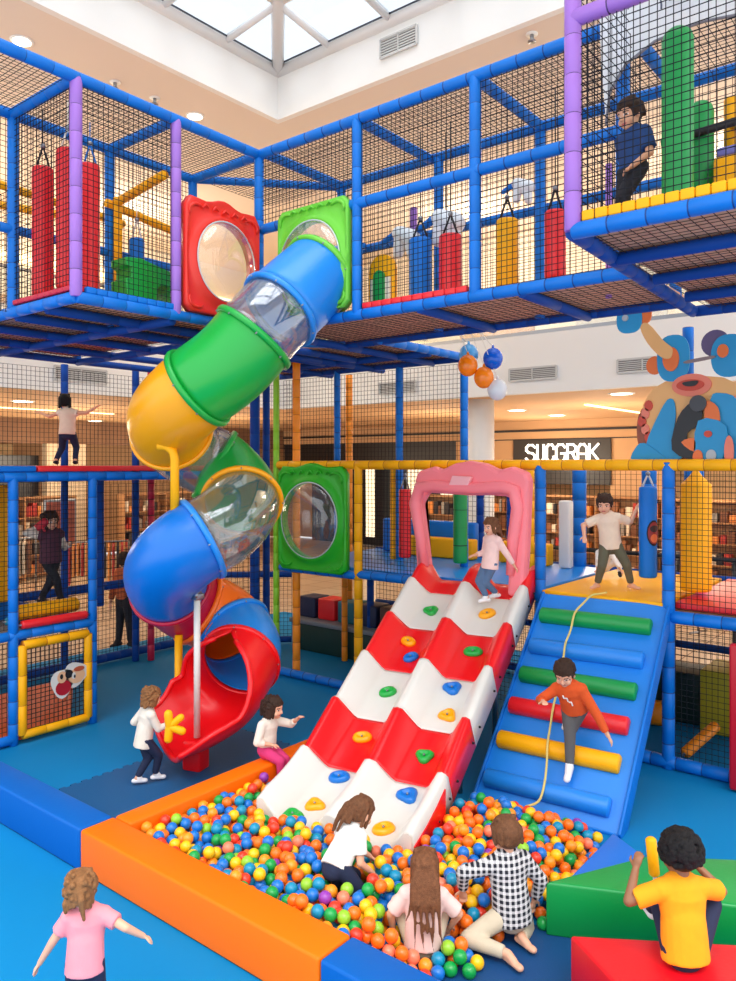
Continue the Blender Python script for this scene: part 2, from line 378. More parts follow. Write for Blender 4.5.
# lit shop sign
t = thing('shop_sign', 'dark shop sign with white lit letters above the yellow rail', 'sign', (22.4, 10.33, 3.3))
SGN = mat('sign_board', (46, 40, 36), 0.5); LET = mat('sign_letters', (255, 252, 244), 0.5, emit=0.7)
mb = MB(); mb.bx(22.42, 22.52, 8.75, 11.98, 2.6, 4.0); part(t, 'board', mb, SGN)
GLY = {'S': [[(.62, .86), (.45, 1), (.18, 1), (.02, .84), (.02, .66), (.18, .53), (.46, .47), (.62, .34), (.62, .15), (.46, 0), (.16, 0), (0, .15)]],
       'U': [[(.02, 1), (.02, .16), (.14, 0), (.34, 0), (.46, .16), (.46, 1)]],
       'C': [[(.5, .74), (.5, .86), (.38, 1), (.14, 1), (.02, .86), (.02, .14), (.14, 0), (.38, 0), (.5, .14), (.5, .26)]],
       'G': [[(.6, .84), (.46, 1), (.18, 1), (.02, .84), (.02, .16), (.18, 0), (.46, 0), (.62, .16), (.62, .46), (.36, .46)]],
       'R': [[(.04, 0), (.04, 1), (.42, 1), (.58, .86), (.58, .64), (.42, .5), (.04, .5)], [(.34, .5), (.62, 0)]],
       'A': [[(.02, 0), (.02, .78), (.2, 1), (.42, 1), (.6, .78), (.6, 0)], [(.02, .42), (.6, .42)]],
       'K': [[(.04, 0), (.04, 1)], [(.6, 1), (.1, .48)], [(.2, .55), (.64, 0)]]}
def strokes(mb, gl, O, ex, ez, n, w, d):
    for line in gl:
        for a, b in zip(line[:-1], line[1:]):
            p = O + ex * a[0] + ez * a[1]; q = O + ex * b[0] + ez * b[1]; dr = (q - p).normalized(); sd = n.cross(dr)
            p = p - dr * w * .45; q = q + dr * w * .45
            vs = [p + sd * w / 2, p - sd * w / 2, q - sd * w / 2, q + sd * w / 2]; vs += [v + n * d for v in vs]
            mb.add(vs, [(3, 2, 1, 0), (4, 5, 6, 7), (0, 1, 5, 4), (1, 2, 6, 5), (2, 3, 7, 6), (3, 0, 4, 7)], 0, False)
y0 = 11.5; LW = 2.42
for i, chx in enumerate('SUCGRAK'):
    mb = MB(); w = [.62, .46, .5, .62, .62, .62, .64]; x = [0, .74, 1.36, 1.98, 2.68, 3.36, 4.05][i] / 4.69 * LW
    strokes(mb, GLY[chx], Vector((22.41, y0 - x, 3.33)), Vector((0, -LW / 4.69 * 0.95, 0)), Vector((0, 0, 0.5)), Vector((-1, 0, 0)), 0.06, 0.05); part(t, 'letter', mb, LET)
# shop fronts: dark glass front, lit fronts, piers
struct('trim_7', MB().bx(WU - .1, WU + .2, 11.9, 14.2, 0, 4.02), TANW); struct('trim_8', MB().bx(WU - .1, WU + .2, 7.0, 8.8, 0, 4.02), TANW)
struct('trim_9', MB().bx(WU - .06, WU + .1, 14.2, 22.5, 3.35, 4.02), DARKF)
DG = mat('dark_interior', (26, 24, 24), 0.4)
struct('wall_dark_shop', MB().bx(WU + 1.6, WU + 1.7, 14.2, 22.5, 0, 4.0), DG)
LITW = mat('lit_shop_wall', (236, 196, 142), 0.7, var=0.1, vscale=1.3)
for k, (v0, v1) in enumerate(((14.4, 15.5), (16.3, 17.0), (18.6, 19.0))):
    solo('display_window', ['wide lit display window inside the dark shop front', 'lit display window in the middle of the dark shop front', 'narrow lit display window deep in the dark shop front'][k], 'window', MB().bx(WU + .9, WU + 1.0, v0, v1, 0.4, 3.1), mat('lit_window', (255, 238, 206), 0.5, emit=0.8), (WU + .95, (v0 + v1) / 2, .4))
for k in range(7):
    mb = MB(); v = 14.8 + k * 1.05
    solo('spotlight', 'small white spotlight in a row inside the dark shop front', 'spotlight', mb.box((WU + .3, v, 3.2 - .1 * (k % 2)), (.06, .2, .05)), LAMPS, (WU + .3, v, 3.2), group='spotlights in the dark shop')
# ---- goods on stands along the mall walk (seen through the nets)
rng = random.Random(3)
GOODS = [mat('goods_%s' % n, c, 0.6) for n, c in (('cream', (238, 222, 196)), ('brown', (120, 74, 46)), ('red', (176, 52, 40)), ('dark', (44, 38, 40)), ('orange', (226, 140, 66)), ('grey', (150, 140, 130)), ('rust', (150, 96, 60)), ('white', (230, 214, 190)))]
SHELF = mat('shelf_wood', (176, 128, 84), 0.6)
def shelf_unit(label, c, rz, w=1.6, h=2.3, n=5, light=False):
    t = thing('shop_shelf', label, 'shelf', c, rz, 'shop shelves'); f = MB()
    f.bx(-w / 2, -w / 2 + .04, -.2, .2, 0, h); f.bx(w / 2 - .04, w / 2, -.2, .2, 0, h); f.bx(-w / 2, w / 2, .17, .2, 0, h); part(t, 'frame', f, SHELF, world=False)
    for i in range(n): 
        z = 0.1 + (h - .15) * i / (n - 1); b = MB().bx(-w / 2 + .04, w / 2 - .04, -.2, .17, z, z + .03); part(t, 'shelf_board', b, SHELF, world=False)
    g = MB(); hs = (h - .15) / (n - 1)
    for i in range(n - 1):
        z = 0.13 + hs * i; x = -w / 2 + .06
        while x < w / 2 - .2:
            ww = rng.uniform(.07, .2); hh = rng.uniform(.35, .85) * (hs - .05); g.bx(x, x + ww, -.16, .1, z, z + hh, rng.randrange(8), 0.008); x += ww + rng.uniform(.01, .06)
    part(t, 'goods', g, GOODS, kind='stuff', world=False)
    return t
def clothes_rack(label, c, rz, cols, w=1.3):
    t = thing('clothes_rack', label, 'clothes rack', c, rz); f = MB()
    for x in (-w / 2, w / 2): f.tube((x, 0, 0), (x, 0, 1.5), .02); f.tube((x, -.25, .03), (x, .25, .03), .02)
    f.tube((-w / 2, 0, 1.5), (w / 2, 0, 1.5), .02); part(t, 'rack_frame', f, STEEL, world=False)
    n = int(w / .1)
    for i in range(n):
        x = -w / 2 + .06 + i * (w - .1) / n; g = MB(); k = cols[rng.randrange(len(cols))]; hl = rng.uniform(.7, .95)
        pts = [(-.04, .0), (-.22, -.08), (-.24, -.3), (-.2, -hl), (.2, -hl), (.24, -.3), (.22, -.08), (.04, 0)]
        g.slab(pts, (x, 0, 1.48), (0, 1, 0), (0, 0, 1), .05, 0, 0.01); part(t, 'garment', g, GOODS[k], world=False)
    return t
# behind the right wing (looking along +X): shop with warm light around the boy on the yellow deck
struct('wall_lit_shop', MB().bx(WU + 2.4, WU + 2.49, -3, 12.6, 0, 4.0), LITW)
for i, (x, y) in enumerate(((21.6, 11.6), (21.6, 9.6), (21.6, 7.7), (20.9, 5.6), (20.4, 3.6), (19.4, 12.6))):
    shelf_unit(['wooden shop shelf of goods under the left half of the lit sign', 'wooden shop shelf of goods under the lit sign behind the boy in beige', 'wooden shop shelf of goods right of the lit sign', 'wooden shop shelf of goods behind the yellow hanging bag', 'wooden shop shelf of goods at the far right behind the net', 'wooden shop shelf of goods in front of the tan pier left of the sign'][i], (x, y, 0), -PI / 2)
clothes_rack('rack of red and brown garments seen through the net left of the boy in beige', (16.4, 9.3, 0), 1.2, [2, 1, 4]); clothes_rack('rack of dark garments seen behind the yellow hanging bag', (15.6, 4.9, 0), 1.2, [3, 5, 1]); clothes_rack('rack of pale garments at the far right of the shop walk', (17.0, 3.3, 0), 1.2, [0, 7, 3])
# behind the left wing
struct('wall_lit_shop_left', MB().bx(4, 12.3, WU + 2.0, WU + 2.09, 0, 3.86), LITW)
struct('trim_10', MB().bx(12.3, 13.6, WU - .1, WU + .2, 0, 3.86), mat('stone_pier', (214, 192, 160), 0.7, 0.1, 10)); struct('trim_11', MB().bx(10.6, 12.3, WU + .4, WU + .5, 0.2, 3.5), DARKF)
struct('trim_12', MB().bx(2, 10.6, WU - .05, WU + .1, 3.3, 3.6), WOOD); struct('trim_13', MB().bx(7.0, 7.3, WU - .1, WU + .2, 0, 3.86), WOOD)
for i, x in enumerate((8.3, 9.9, 11.6, 14.6, 16.6, 18.4)):
    shelf_unit(['wooden shop shelf of goods left of the girl in the plum vest', 'wooden shop shelf of goods behind the girl in the plum vest', 'wooden shop shelf of goods between the girl in the plum vest and the blue post', 'wooden shop shelf of goods left of the crimson post', 'wooden shop shelf of goods behind the crimson post', 'wooden shop shelf of goods behind the spiral tube slide'][i], (x, 21.2 - .3 * (i % 2), 0), 0)
clothes_rack('rack of red and orange garments left of the standing shopper', (9.6, 15.4, 0), -.6, [2, 4, 3]); clothes_rack('rack of brown garments far behind the girl in the plum vest', (8.6, 17.6, 0), -.6, [1, 0, 5])
t = thing('poster_stand', 'framed poster on a stand behind the blue post by the plum-vest girl', 'poster', (9.5, 16.8, 0)); mb = MB(); mb.bx(9.1, 9.9, 16.78, 16.84, .9, 2.4); mb.bx(9.45, 9.55, 16.79, 16.83, 0, .9); mb.bx(9.2, 9.8, 16.6, 17.0, 0, .04)
part(t, 'stand', mb, STEEL); part(t, 'poster', MB().bx(9.15, 9.85, 16.765, 16.78, .95, 2.35), mat('poster_print', (150, 70, 50), 0.5, var=0.5, vscale=4))
# low black walk railing behind the right deck
t = thing('low_railing', 'low black walkway railing behind the yellow and red deck mats', 'railing', (12.6, 3, 0)); BLK = mat('black_rail', (24, 26, 32), 0.5)
mb = MB(); 
for z in (1.75, 1.45): mb.tube((12.6, -1, z), (12.6, 9.0, z), .035)
part(t, 'rail', mb, BLK)
for y in (-1, 1, 3, 5, 7, 9): part(t, 'post', MB().tube((12.6, y, -.045), (12.6, y, 1.78), .03), BLK)
# upper mall shopfronts
SIGNB = mat('upper_sign', (110, 76, 48), 0.5)
struct('trim_14', MB().bx(-9, 19, 18.9, 19.0, 8.3, 8.5), LAMPS); struct('trim_15', MB().bx(-9, 19, 18.85, 19.0, 7.2, 7.4), TANW)
for k, x in enumerate((4.0, 7.5, 11, 14.5)): struct('trim_%d' % (16 + k), MB().bx(x, x + 2.4, 18.9, 19.0, FL2, 7.0), [WOOD, DARKF, TANW, WOOD][k])
for k, y in enumerate((13, 9.5, 6, 2.5)): struct('trim_%d' % (20 + k), MB().bx(18.9, 19.0, y, y + 2.3, FL2, 8.0), [mat('grey_shutter', (170, 166, 160), 0.6), TANW, mat('grey_panel', (196, 190, 184), 0.6), WOOD][k])
# ---------------------------------------------------------------- padded play frame
R = 0.056
D3, TP, D1, RL = 4.75, 6.77, 1.70, 3.2
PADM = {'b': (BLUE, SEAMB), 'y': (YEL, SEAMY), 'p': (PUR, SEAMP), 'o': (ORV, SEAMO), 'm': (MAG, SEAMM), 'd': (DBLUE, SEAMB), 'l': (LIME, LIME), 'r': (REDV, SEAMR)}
def post(T, u, v, z0, z1, c='b', r=R, nm='post'): return part(T, nm, MB().pad((u, v, z0), (u, v, z1), r), PADM[c])
def rail(T, a, b, c='b', r=R, nm='rail'): return part(T, nm, MB().pad(a, b, r, .26 if nm == 'rail' else .8), PADM[c])
def net(T, O, eu, ev, sp=0.055, t=0.0048, m=None): return part(T, 'net_panel', MB().net(O, eu, ev, sp, t), m or NET, recalc=False)
def deck(T, u0, u1, v0, v1, z0, z1, m, nm='deck_panel', lab=None, bev=0.01): return part(T, nm, MB().bx(u0, u1, v0, v1, z0, z1, 0, bev), m, lab)
def bumper(T, a, b, c, n, w=0.09):
    """row of soft edge blocks from a to b"""
    mb = MB(); a = Vector(a); b = Vector(b); L = (b - a).length; d = (b - a) / L; ang = math.atan2(d.y, d.x)
    for i in range(n): mb.box(a.lerp(b, (i + .5) / n), (L / n * .96, .06, w), 0, .012, ang)
    return part(T, 'edge_bumper', mb, PADM[c][0])

# ---- upper left gallery
T = thing('play_structure', 'upper left gallery of the blue padded play frame, with two purple posts', 'play structure', (5, 7, D3))
v0, v1 = 6.55, 7.75
for u in (3.86, 4.98): post(T, u, v0, D3, TP, 'p')
for u in (3.87, 4.98, 6.15): post(T, u, v1, D3, TP)
rail(T, (1.6, v0, TP), (6.15, v0, TP)); rail(T, (1.6, v1, TP), (6.15, v1, TP))
for u in (2.75, 3.86, 4.98): rail(T, (u, v0, TP), (u, v1, TP))
rail(T, (3.86, v0, D3), (6.15, v0, D3)); rail(T, (3.86, v0, D3), (3.86, 10.4, D3))
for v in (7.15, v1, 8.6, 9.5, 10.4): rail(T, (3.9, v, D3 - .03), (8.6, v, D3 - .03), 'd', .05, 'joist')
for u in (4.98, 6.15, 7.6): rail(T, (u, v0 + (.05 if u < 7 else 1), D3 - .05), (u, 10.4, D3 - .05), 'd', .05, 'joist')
deck(T, 3.9, 6.1, 6.6, 10.4, D3 + .03, D3 + .07, BROWNDECK)
net(T, (3.95, 6.62, D3 - .0), (2.1, 0, 0), (0, 3.7, 0), .085, .004, NETBR)
net(T, (1.6, v1, D3), (4.5, 0, 0), (0, 0, 2.0), .055); net(T, (3.92, v0, D3 + .06), (1.0, 0, 0), (0, 0, 1.95), .055)
net(T, (3.86, v0 + .06, D3 + .06), (0, 1.1, 0), (0, 0, 1.95), .055); net(T, (1.6, v0 + .05, TP), (4.5, 0, 0), (0, 1.1, 0), .055, .0042)
net(T, (3.86, v1 + .05, D3 + .06), (0, 2.6, 0), (0, 0, 1.2), .06)
rail(T, (1.6, v1, 5.6), (6.1, v1, 5.6), 'b', .05); rail(T, (6.15, 10.4, D3), (6.15, 10.4, TP), 'b')
for p, q in (((4.9, 6.62, 6.2), (5.0, 7.7, 6.14)), ((1.6, 8.4, 6.35), (5.6, 8.4, 6.2)), ((2.6, 9.9, 6.35), (5.2, 8.6, 6.2)), ((4.9, 7.7, 6.14), (6.1, 7.7, 6.0))): rail(T, p, q, 'y', .048)
post(T, 5.0, 7.62, 5.0, 6.2, 'y', .05); rail(T, (4.98, 7.8, 5.5), (6.15, 9.4, 5.5), 'b', .045); rail(T, (4.98, 9.0, 5.1), (6.15, 7.85, 5.4), 'b', .045)
bumper(T, (3.95, v0, D3 + .08), (4.95, v0, D3 + .08), 'b', 9, .06); bumper(T, (3.86, v0 + .06, D3 + .09), (3.86, v1 - .06, D3 + .09), 'm', 9, .05)
# ---- upper right gallery
T = thing('play_structure', 'upper right gallery of the blue padded play frame, over the yellow rail', 'play structure', (6.8, 4.5, D3))
u0, u1 = 6.15, 7.5
post(T, u0, 6.55, D3, TP)
for v in (5.08, 3.675, 2.3): post(T, u0, v, D3, TP)
for v in (6.46, 4.97, 3.69, 2.3, .9): post(T, u1, v, D3, TP)
rail(T, (u0, 6.55, TP), (u0, -.6, TP)); rail(T, (u1, 6.55, TP), (u1, -.6, TP))
for v in (6.46, 5.08, 3.675, 2.3, .9): rail(T, (u0, v, TP), (u1, v, TP))
rail(T, (u0, 6.55, TP), (u0, 7.75, TP)); rail(T, (u1, 6.5, TP), (6.15, 7.75, TP), 'b', .05); rail(T, (u1, 6.5, D3), (6.15, 7.75, D3), 'b', .05)
rail(T, (u0, 6.5, 5.9), (u0, 2.3, 5.9)); rail(T, (u1, 6.46, 5.9), (u1, -.6, 5.9), 'b', .05)
rail(T, (u0, 6.5, D3), (u0, 2.2, D3)); rail(T, (7.6, 6.5, D3), (7.6, 2.3, D3), 'd')
for v in (6.46, 5.3): rail(T, (u0, v, D3 - .03), (9.6, v, D3 - .03), 'd', .05, 'joist') if v > 6 else None
for v in (4.3, 3.2): rail(T, (u0, v, D3 - .03), (7.6, v, D3 - .03), 'd', .05, 'joist')
rail(T, (7.55, 5.88, D3), (9.6, 5.88, D3), 'b'); rail(T, (8.7, 5.9, D3 - .03), (8.7, 9.5, D3 - .03), 'd', .05, 'joist'); rail(T, (9.6, 5.88, D3), (9.6, 10.0, D3), 'd'); rail(T, (7.6, 7.6, D3 - .03), (9.85, 7.6, D3 - .03), 'd', .05, 'joist'); rail(T, (7.6, 8.7, D3 - .03), (9.85, 8.7, D3 - .03), 'd', .05, 'joist')
deck(T, 6.2, 7.6, 2.25, 6.5, D3 + .03, D3 + .07, BROWNDECK); deck(T, 7.62, 9.55, 5.92, 9.6, D3 + .03, D3 + .07, BROWNDECK)
net(T, (6.2, 2.3, D3), (1.4, 0, 0), (0, 4.2, 0), .085, .004, NETBR); net(T, (7.65, 5.9, D3), (1.9, 0, 0), (0, 3.6, 0), .085, .004, NETBR)
net(T, (u0, 5.02, D3 + .06), (0, -1.3, 0), (0, 0, 1.95), .055); net(T, (u0, 3.62, D3 + .06), (0, -1.3, 0), (0, 0, 1.95), .055); net(T, (u0, 6.5, 5.95), (0, -1.4, 0), (0, 0, .78), .055)
net(T, (u1, 6.4, D3 + .06), (0, -7.0, 0), (0, 0, 1.95), .065, .0042); net(T, (u0 + .05, 6.45, TP), (1.4, 0, 0), (0, -7.0, 0), .06, .0042); net(T, (u0, 6.55, TP), (0, 1.15, 0), (1.3, 0, 0), .06, .0042)
bumper(T, (u0, 5.0, D3 + .08), (u0, 3.75, D3 + .08), 'r', 10, .06)
post(T, u1 + .1, 5.4, D3, 6.3, 'p', .045); post(T, 7.0, 2.75, D3, 6.0, 'p', .03); rail(T, (6.3, 6.3, 5.6), (7.4, 6.0, 5.9), 'b', .045)
# ---- projecting module, top right
T = thing('play_structure', 'upper right module of the play frame jutting forward, with purple corner post and yellow edge', 'play structure', (6.0, 1.2, D3))
a0, w0 = 4.85, 2.15
post(T, a0, w0, D3, 7.6, 'p'); rail(T, (a0, w0, 6.16), (a0, -.6, 6.16), 'p'); rail(T, (a0, w0, D3), (a0, -.6, D3)); rail(T, (a0, w0, D3), (8.14, 2.32, D3), 'd', .058)
rail(T, (8.14, 2.3, D3), (8.14, -.6, D3), 'd')
for u in (5.65, 6.45, 7.3): rail(T, (u, w0, D3 - .02), (u, -.6, D3 - .02), 'd', .05, 'joist')
deck(T, 4.9, 8.1, -.6, 2.15, D3 + .04, D3 + .08, BROWNDECK)
net(T, (4.9, 2.15, D3 + .01), (3.2, 0, 0), (0, -2.7, 0), .075, .004, NETBR); net(T, (a0, w0 - .05, D3 + .06), (0, -2.7, 0), (0, 0, 2.7), .05); net(T, (a0 + .05, w0, D3 + .06), (1.2, 0, 0), (0, 0, 2.7), .09, .0042)
bumper(T, (a0 + .02, w0 - .06, D3 + .09), (a0 + .02, -.6, D3 + .09), 'y', 30, .07)
post(T, 8.75, 2.55, RL - .06, D3 - .05, 'b', .06)
# ---- lower left tower
T = thing('play_structure', 'lower left tower of the blue play frame, with rollers behind its net', 'play structure', (5, 9.8, 0))
f0, b0, L1, L2 = 8.67, 11.1, 1.25, 3.06
for u in (3.2, 4.33, 5.33, 6.9): post(T, u, f0, 0, L2) if u != 6.9 else None
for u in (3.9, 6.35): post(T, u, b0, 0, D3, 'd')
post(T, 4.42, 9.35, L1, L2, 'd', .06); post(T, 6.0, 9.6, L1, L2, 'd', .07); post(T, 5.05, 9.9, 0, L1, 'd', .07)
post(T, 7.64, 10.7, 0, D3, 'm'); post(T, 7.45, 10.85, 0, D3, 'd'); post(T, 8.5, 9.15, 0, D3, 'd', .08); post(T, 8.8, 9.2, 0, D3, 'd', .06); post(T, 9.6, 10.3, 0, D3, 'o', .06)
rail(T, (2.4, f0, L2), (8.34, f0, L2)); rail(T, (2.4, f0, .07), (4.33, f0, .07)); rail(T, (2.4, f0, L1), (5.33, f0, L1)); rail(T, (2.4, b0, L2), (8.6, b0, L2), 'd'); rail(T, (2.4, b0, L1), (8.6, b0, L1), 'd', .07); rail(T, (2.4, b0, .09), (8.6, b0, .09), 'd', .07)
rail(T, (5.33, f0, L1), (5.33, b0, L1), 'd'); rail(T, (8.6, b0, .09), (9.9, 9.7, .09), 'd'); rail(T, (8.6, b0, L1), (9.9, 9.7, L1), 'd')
deck(T, 2.4, 5.3, f0 + .05, b0, L1 - .02, L1 + .02, mat('grey_deck', (130, 120, 112), .7)); deck(T, 2.4, 8.3, f0 + .06, b0 - .06, L2 - .03, L2 + .02, BROWNDECK)
for uu in ((2.4, 4.28), (4.4, 5.27)): net(T, (uu[0], f0, L1 + .08), (uu[1] - uu[0], 0, 0), (0, 0, L2 - L1 - .14), .055)
net(T, (2.4, f0, .12), (1.86, 0, 0), (0, 0, 1.05), .055); net(T, (2.4, b0, .12), (6.2, 0, 0), (0, 0, D3 - .2), .07); net(T, (5.38, f0 + .02, L1), (2.9, 0, 0), (0, 0, L2 - L1 - .1), .11)
net(T, (8.6, b0, .12), (1.3, -1.4, 0), (0, 0, 4.5), .07)
# mats
solo('floor_mat', 'orange mat on the ground inside the lower left tower', 'mat', MB().prism([(2.4, f0 + .1), (5.1, f0 + .1), (6.2, 10.6), (2.4, 10.6)], .002, .05, 0, .01), mat('orange_mat', (240, 100, 30), .5, .1, 60), (3.8, 9.8, 0))
solo('deck_mat', 'red mat on top of the lower left tower under the child with outstretched arms', 'mat', MB().bx(4.62, 8.25, f0 - .02, b0 - .2, L2 + .062, L2 + .13, 0, .015), REDV, (6, 10, L2))
solo('deck_mat', 'blue mat on top of the lower left tower beside the red mat', 'mat', MB().bx(2.4, 4.6, f0 - .02, b0 - .2, L2 + .062, L2 + .13, 0, .015), BLUE, (3.5, 10, L2))
def roller(lab, a, b, r, m, cat='roller', nm='padded_roller', base=None, core=None):
    a = Vector(a); b = Vector(b); d = (b - a).normalized(); t = thing(nm, lab, cat, tuple((a + b) / 2 - Vector((0, 0, r))))
    part(t, 'sleeve', MB().rings([a, a + d * .02, b - d * .02, b], [r * .88, r, r, r * .88], 20), m); part(t, 'core_pipe', MB().tube(a - d * .04, b + d * .04, r * .25), STEEL); return t
roller('thick yellow padded roller at the feet of the girl in the plum vest', (4.42, 8.85, 1.47), (5.22, 8.85, 1.47), .09, PADM['y'][0])
roller('slim red padded roller under the yellow roller of the left tower', (4.42, 8.66, 1.36), (5.24, 8.66, 1.36), .05, REDV); roller('slim teal padded roller between the red and yellow rollers of the left tower', (4.42, 9.02, 1.35), (4.9, 9.02, 1.35), .05, mat('teal_vinyl', (30, 140, 170), .4))
t = thing('padded_wall', 'tall yellow padded board left of the girl in the plum vest', 'padded board', (4.5, 9.55, L1)); part(t, 'pad', MB().bx(4.28, 4.75, 9.5, 9.58, 1.5, 2.95, 0, .02), YEL); part(t, 'backing_board', MB().bx(4.3, 4.73, 9.58, 9.6, L1 + .02, 2.93), BLUE)
# yellow gate with sticker
t = thing('net_gate', 'yellow padded gate frame with a net and a cartoon sticker', 'gate', (4.83, 8.66, 0))
gy = 8.64; A = (4.42, gy, .1); B = (5.25, gy, .1); C1 = (5.25, gy, 1.13); D_ = (4.42, gy, 1.13)
for p, q in ((A, B), (B, C1), (C1, D_), (D_, A)): part(t, 'frame_tube', MB().pad(p, q, .052, .3), PADM['y'])
part(t, 'net_panel', MB().net((4.42, gy, .1), (.83, 0, 0), (0, 0, 1.03), .055), NET, recalc=False)
mb = MB(); ex, ez = Vector((1, 0, 0)), Vector((0, 0, 1)); O = Vector((4.98, gy - .03, .62))
def blob(cx, cy, rx, ry, n=18, ph=0, k=0.0, q=3): return [(cx + rx * math.cos(2 * PI * i / n) * (1 + k * math.sin(q * 2 * PI * i / n + ph)), cy + ry * math.sin(2 * PI * i / n) * (1 + k * math.sin(q * 2 * PI * i / n + ph))) for i in range(n)]
mb.slab(blob(-.08, -.02, .145, .17, 24, 0, .1), O, ex, ez, .004, 0); mb.slab(blob(.09, .05, .15, .15, 24, 1, .1), O, ex, ez, .004, 0)
for dep, (bl, mi) in enumerate(((blob(-.07, -.08, .1, .09), 1), (blob(.1, .03, .11, .09), 2), (blob(-.09, .05, .06, .07), 2), (blob(.0, .07, .05, .05), 3), (blob(.13, .11, .07, .03), 4), (blob(.06, .04, .025, .04), 0), (blob(.07, .03, .012, .02), 3), (blob(-.1, .06, .02, .03), 3))): mb.slab(bl, O - Vector((0, .004 + .0015 * dep, 0)), ex, ez, .003, mi)
part(t, 'sticker', mb, [WHITEPL, mat('sticker_red', (178, 24, 40), .4), mat('sticker_tan', (236, 184, 140), .4), BLACK, mat('sticker_rust', (190, 84, 50), .4)])
# ---- lower right frame
T = thing('play_structure', 'lower right tower of the play frame, with the long yellow top rail', 'play structure', (9.4, 4.5, 0))
g0, g1 = 8.34, 10.7
rail(T, (g0, 8.45, RL), (g0, .2, RL), 'y', .062); post(T, g0, 6.87, 0, RL, 'y', .062); post(T, g0, 4.10, 0, RL, 'b', .064); post(T, g0, 2.63, 0, RL + .03, 'b', .066); post(T, g0, .9, 0, RL, 'b', .066); post(T, g0, 8.5, 0, D3, 'l', .048)
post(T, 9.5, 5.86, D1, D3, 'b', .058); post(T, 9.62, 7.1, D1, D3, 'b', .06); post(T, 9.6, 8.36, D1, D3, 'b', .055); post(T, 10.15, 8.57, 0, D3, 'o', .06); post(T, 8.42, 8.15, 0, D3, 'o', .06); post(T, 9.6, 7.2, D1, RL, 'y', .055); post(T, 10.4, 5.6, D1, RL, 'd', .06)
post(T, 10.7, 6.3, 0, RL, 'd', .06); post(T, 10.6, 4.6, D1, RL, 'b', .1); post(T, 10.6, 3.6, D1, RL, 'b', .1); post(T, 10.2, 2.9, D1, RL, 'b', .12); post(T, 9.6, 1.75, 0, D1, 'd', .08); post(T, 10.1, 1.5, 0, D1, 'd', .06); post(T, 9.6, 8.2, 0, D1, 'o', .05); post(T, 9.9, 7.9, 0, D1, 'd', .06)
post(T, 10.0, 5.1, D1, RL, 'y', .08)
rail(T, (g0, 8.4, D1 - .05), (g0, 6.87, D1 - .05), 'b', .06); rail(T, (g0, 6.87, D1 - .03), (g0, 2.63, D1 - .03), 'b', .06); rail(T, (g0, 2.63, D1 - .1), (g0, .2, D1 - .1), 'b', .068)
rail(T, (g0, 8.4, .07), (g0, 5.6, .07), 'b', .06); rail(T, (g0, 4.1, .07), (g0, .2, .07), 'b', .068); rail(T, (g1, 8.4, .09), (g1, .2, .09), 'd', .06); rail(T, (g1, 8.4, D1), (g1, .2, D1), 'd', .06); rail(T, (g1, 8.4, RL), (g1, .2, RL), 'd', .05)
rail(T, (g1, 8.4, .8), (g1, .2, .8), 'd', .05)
deck(T, g0 + .03, g1, .2, 8.4, D1 - .08, D1 - .03, mat('deck_board', (120, 84, 60), .7, var=.1))
net(T, (g0, 6.8, D1 + .04), (0, -1.05, 0), (0, 0, 1.42), .055); net(T, (g0, 2.56, D1), (0, -2.3, 0), (0, 0, 1.44), .055); net(T, (g0, 2.56, .12), (0, -2.3, 0), (0, 0, 1.4), .06)
net(T, (g1, 8.4, D1), (0, -8.2, 0), (0, 0, 1.45), .075); net(T, (g1, 8.4, .12), (0, -8.2, 0), (0, 0, 1.5), .075); net(T, (9.6, 9.6, RL), (0, -3.7, 0), (0, 0, D3 - RL - .08), .07); net(T, (9.0, 3.55, .12), (0, 1.8, 0), (0, 0, 1.45), .06)
rail(T, (9.6, 9.6, RL), (9.6, 5.9, RL), 'd', .05)
for nm, lab, a, m in (('deck_mat', 'blue mat behind the net and under the pink arch', (4.14, 8.35), LBLUPL), ('deck_mat', 'yellow mat under the boy in the beige shirt', (2.67, 4.06), YEL), ('deck_mat', 'red mat behind the net at the right edge', (.2, 2.6), REDV)):
    solo(nm, lab, 'mat', MB().bx(g0 - (.05 if m is YEL else -.08), g1 - .1, a[0], a[1], D1 - .025, D1 + .045, 0, .015), m, (9.4, sum(a) / 2, D1))
# ---------------------------------------------------------------- spiral tube slide
SP = [(6.3, 5.60, 5.27), (6.163, 5.613, 5.248), (5.544, 5.713, 4.704), (5.221, 5.956, 4.241), (4.987, 6.327, 3.912), (5.112, 6.85, 3.664), (5.60, 7.18, 3.40), (6.018, 7.04, 3.141), (5.894, 6.555, 2.806), (5.442, 6.319, 2.563), (5.05, 6.488, 2.319), (5.105, 6.899, 2.017), (5.618, 7.218, 1.644), (6.04, 7.013, 1.349), (5.935, 6.584, 1.103), (5.50, 6.37, 0.91), (5.13, 6.40, 0.77), (4.80, 6.52, 0.69), (4.58, 6.60, .66)]
SP = [Vector(p) for p in SP]
def spl(t):
    """Catmull-Rom; t = index along SP"""
    i = max(1, min(len(SP) - 3, int(t))); f = t - i
    a, b, c, d = SP[i - 1], SP[i], SP[i + 1], SP[i + 2]
    return 0.5 * ((2 * b) + (c - a) * f + (2 * a - 5 * b + 4 * c - d) * f * f + (3 * b - 3 * c + d - a) * f ** 3)
def tanv(t): return (spl(t + .02) - spl(t - .02)).normalized()
TR = 0.43
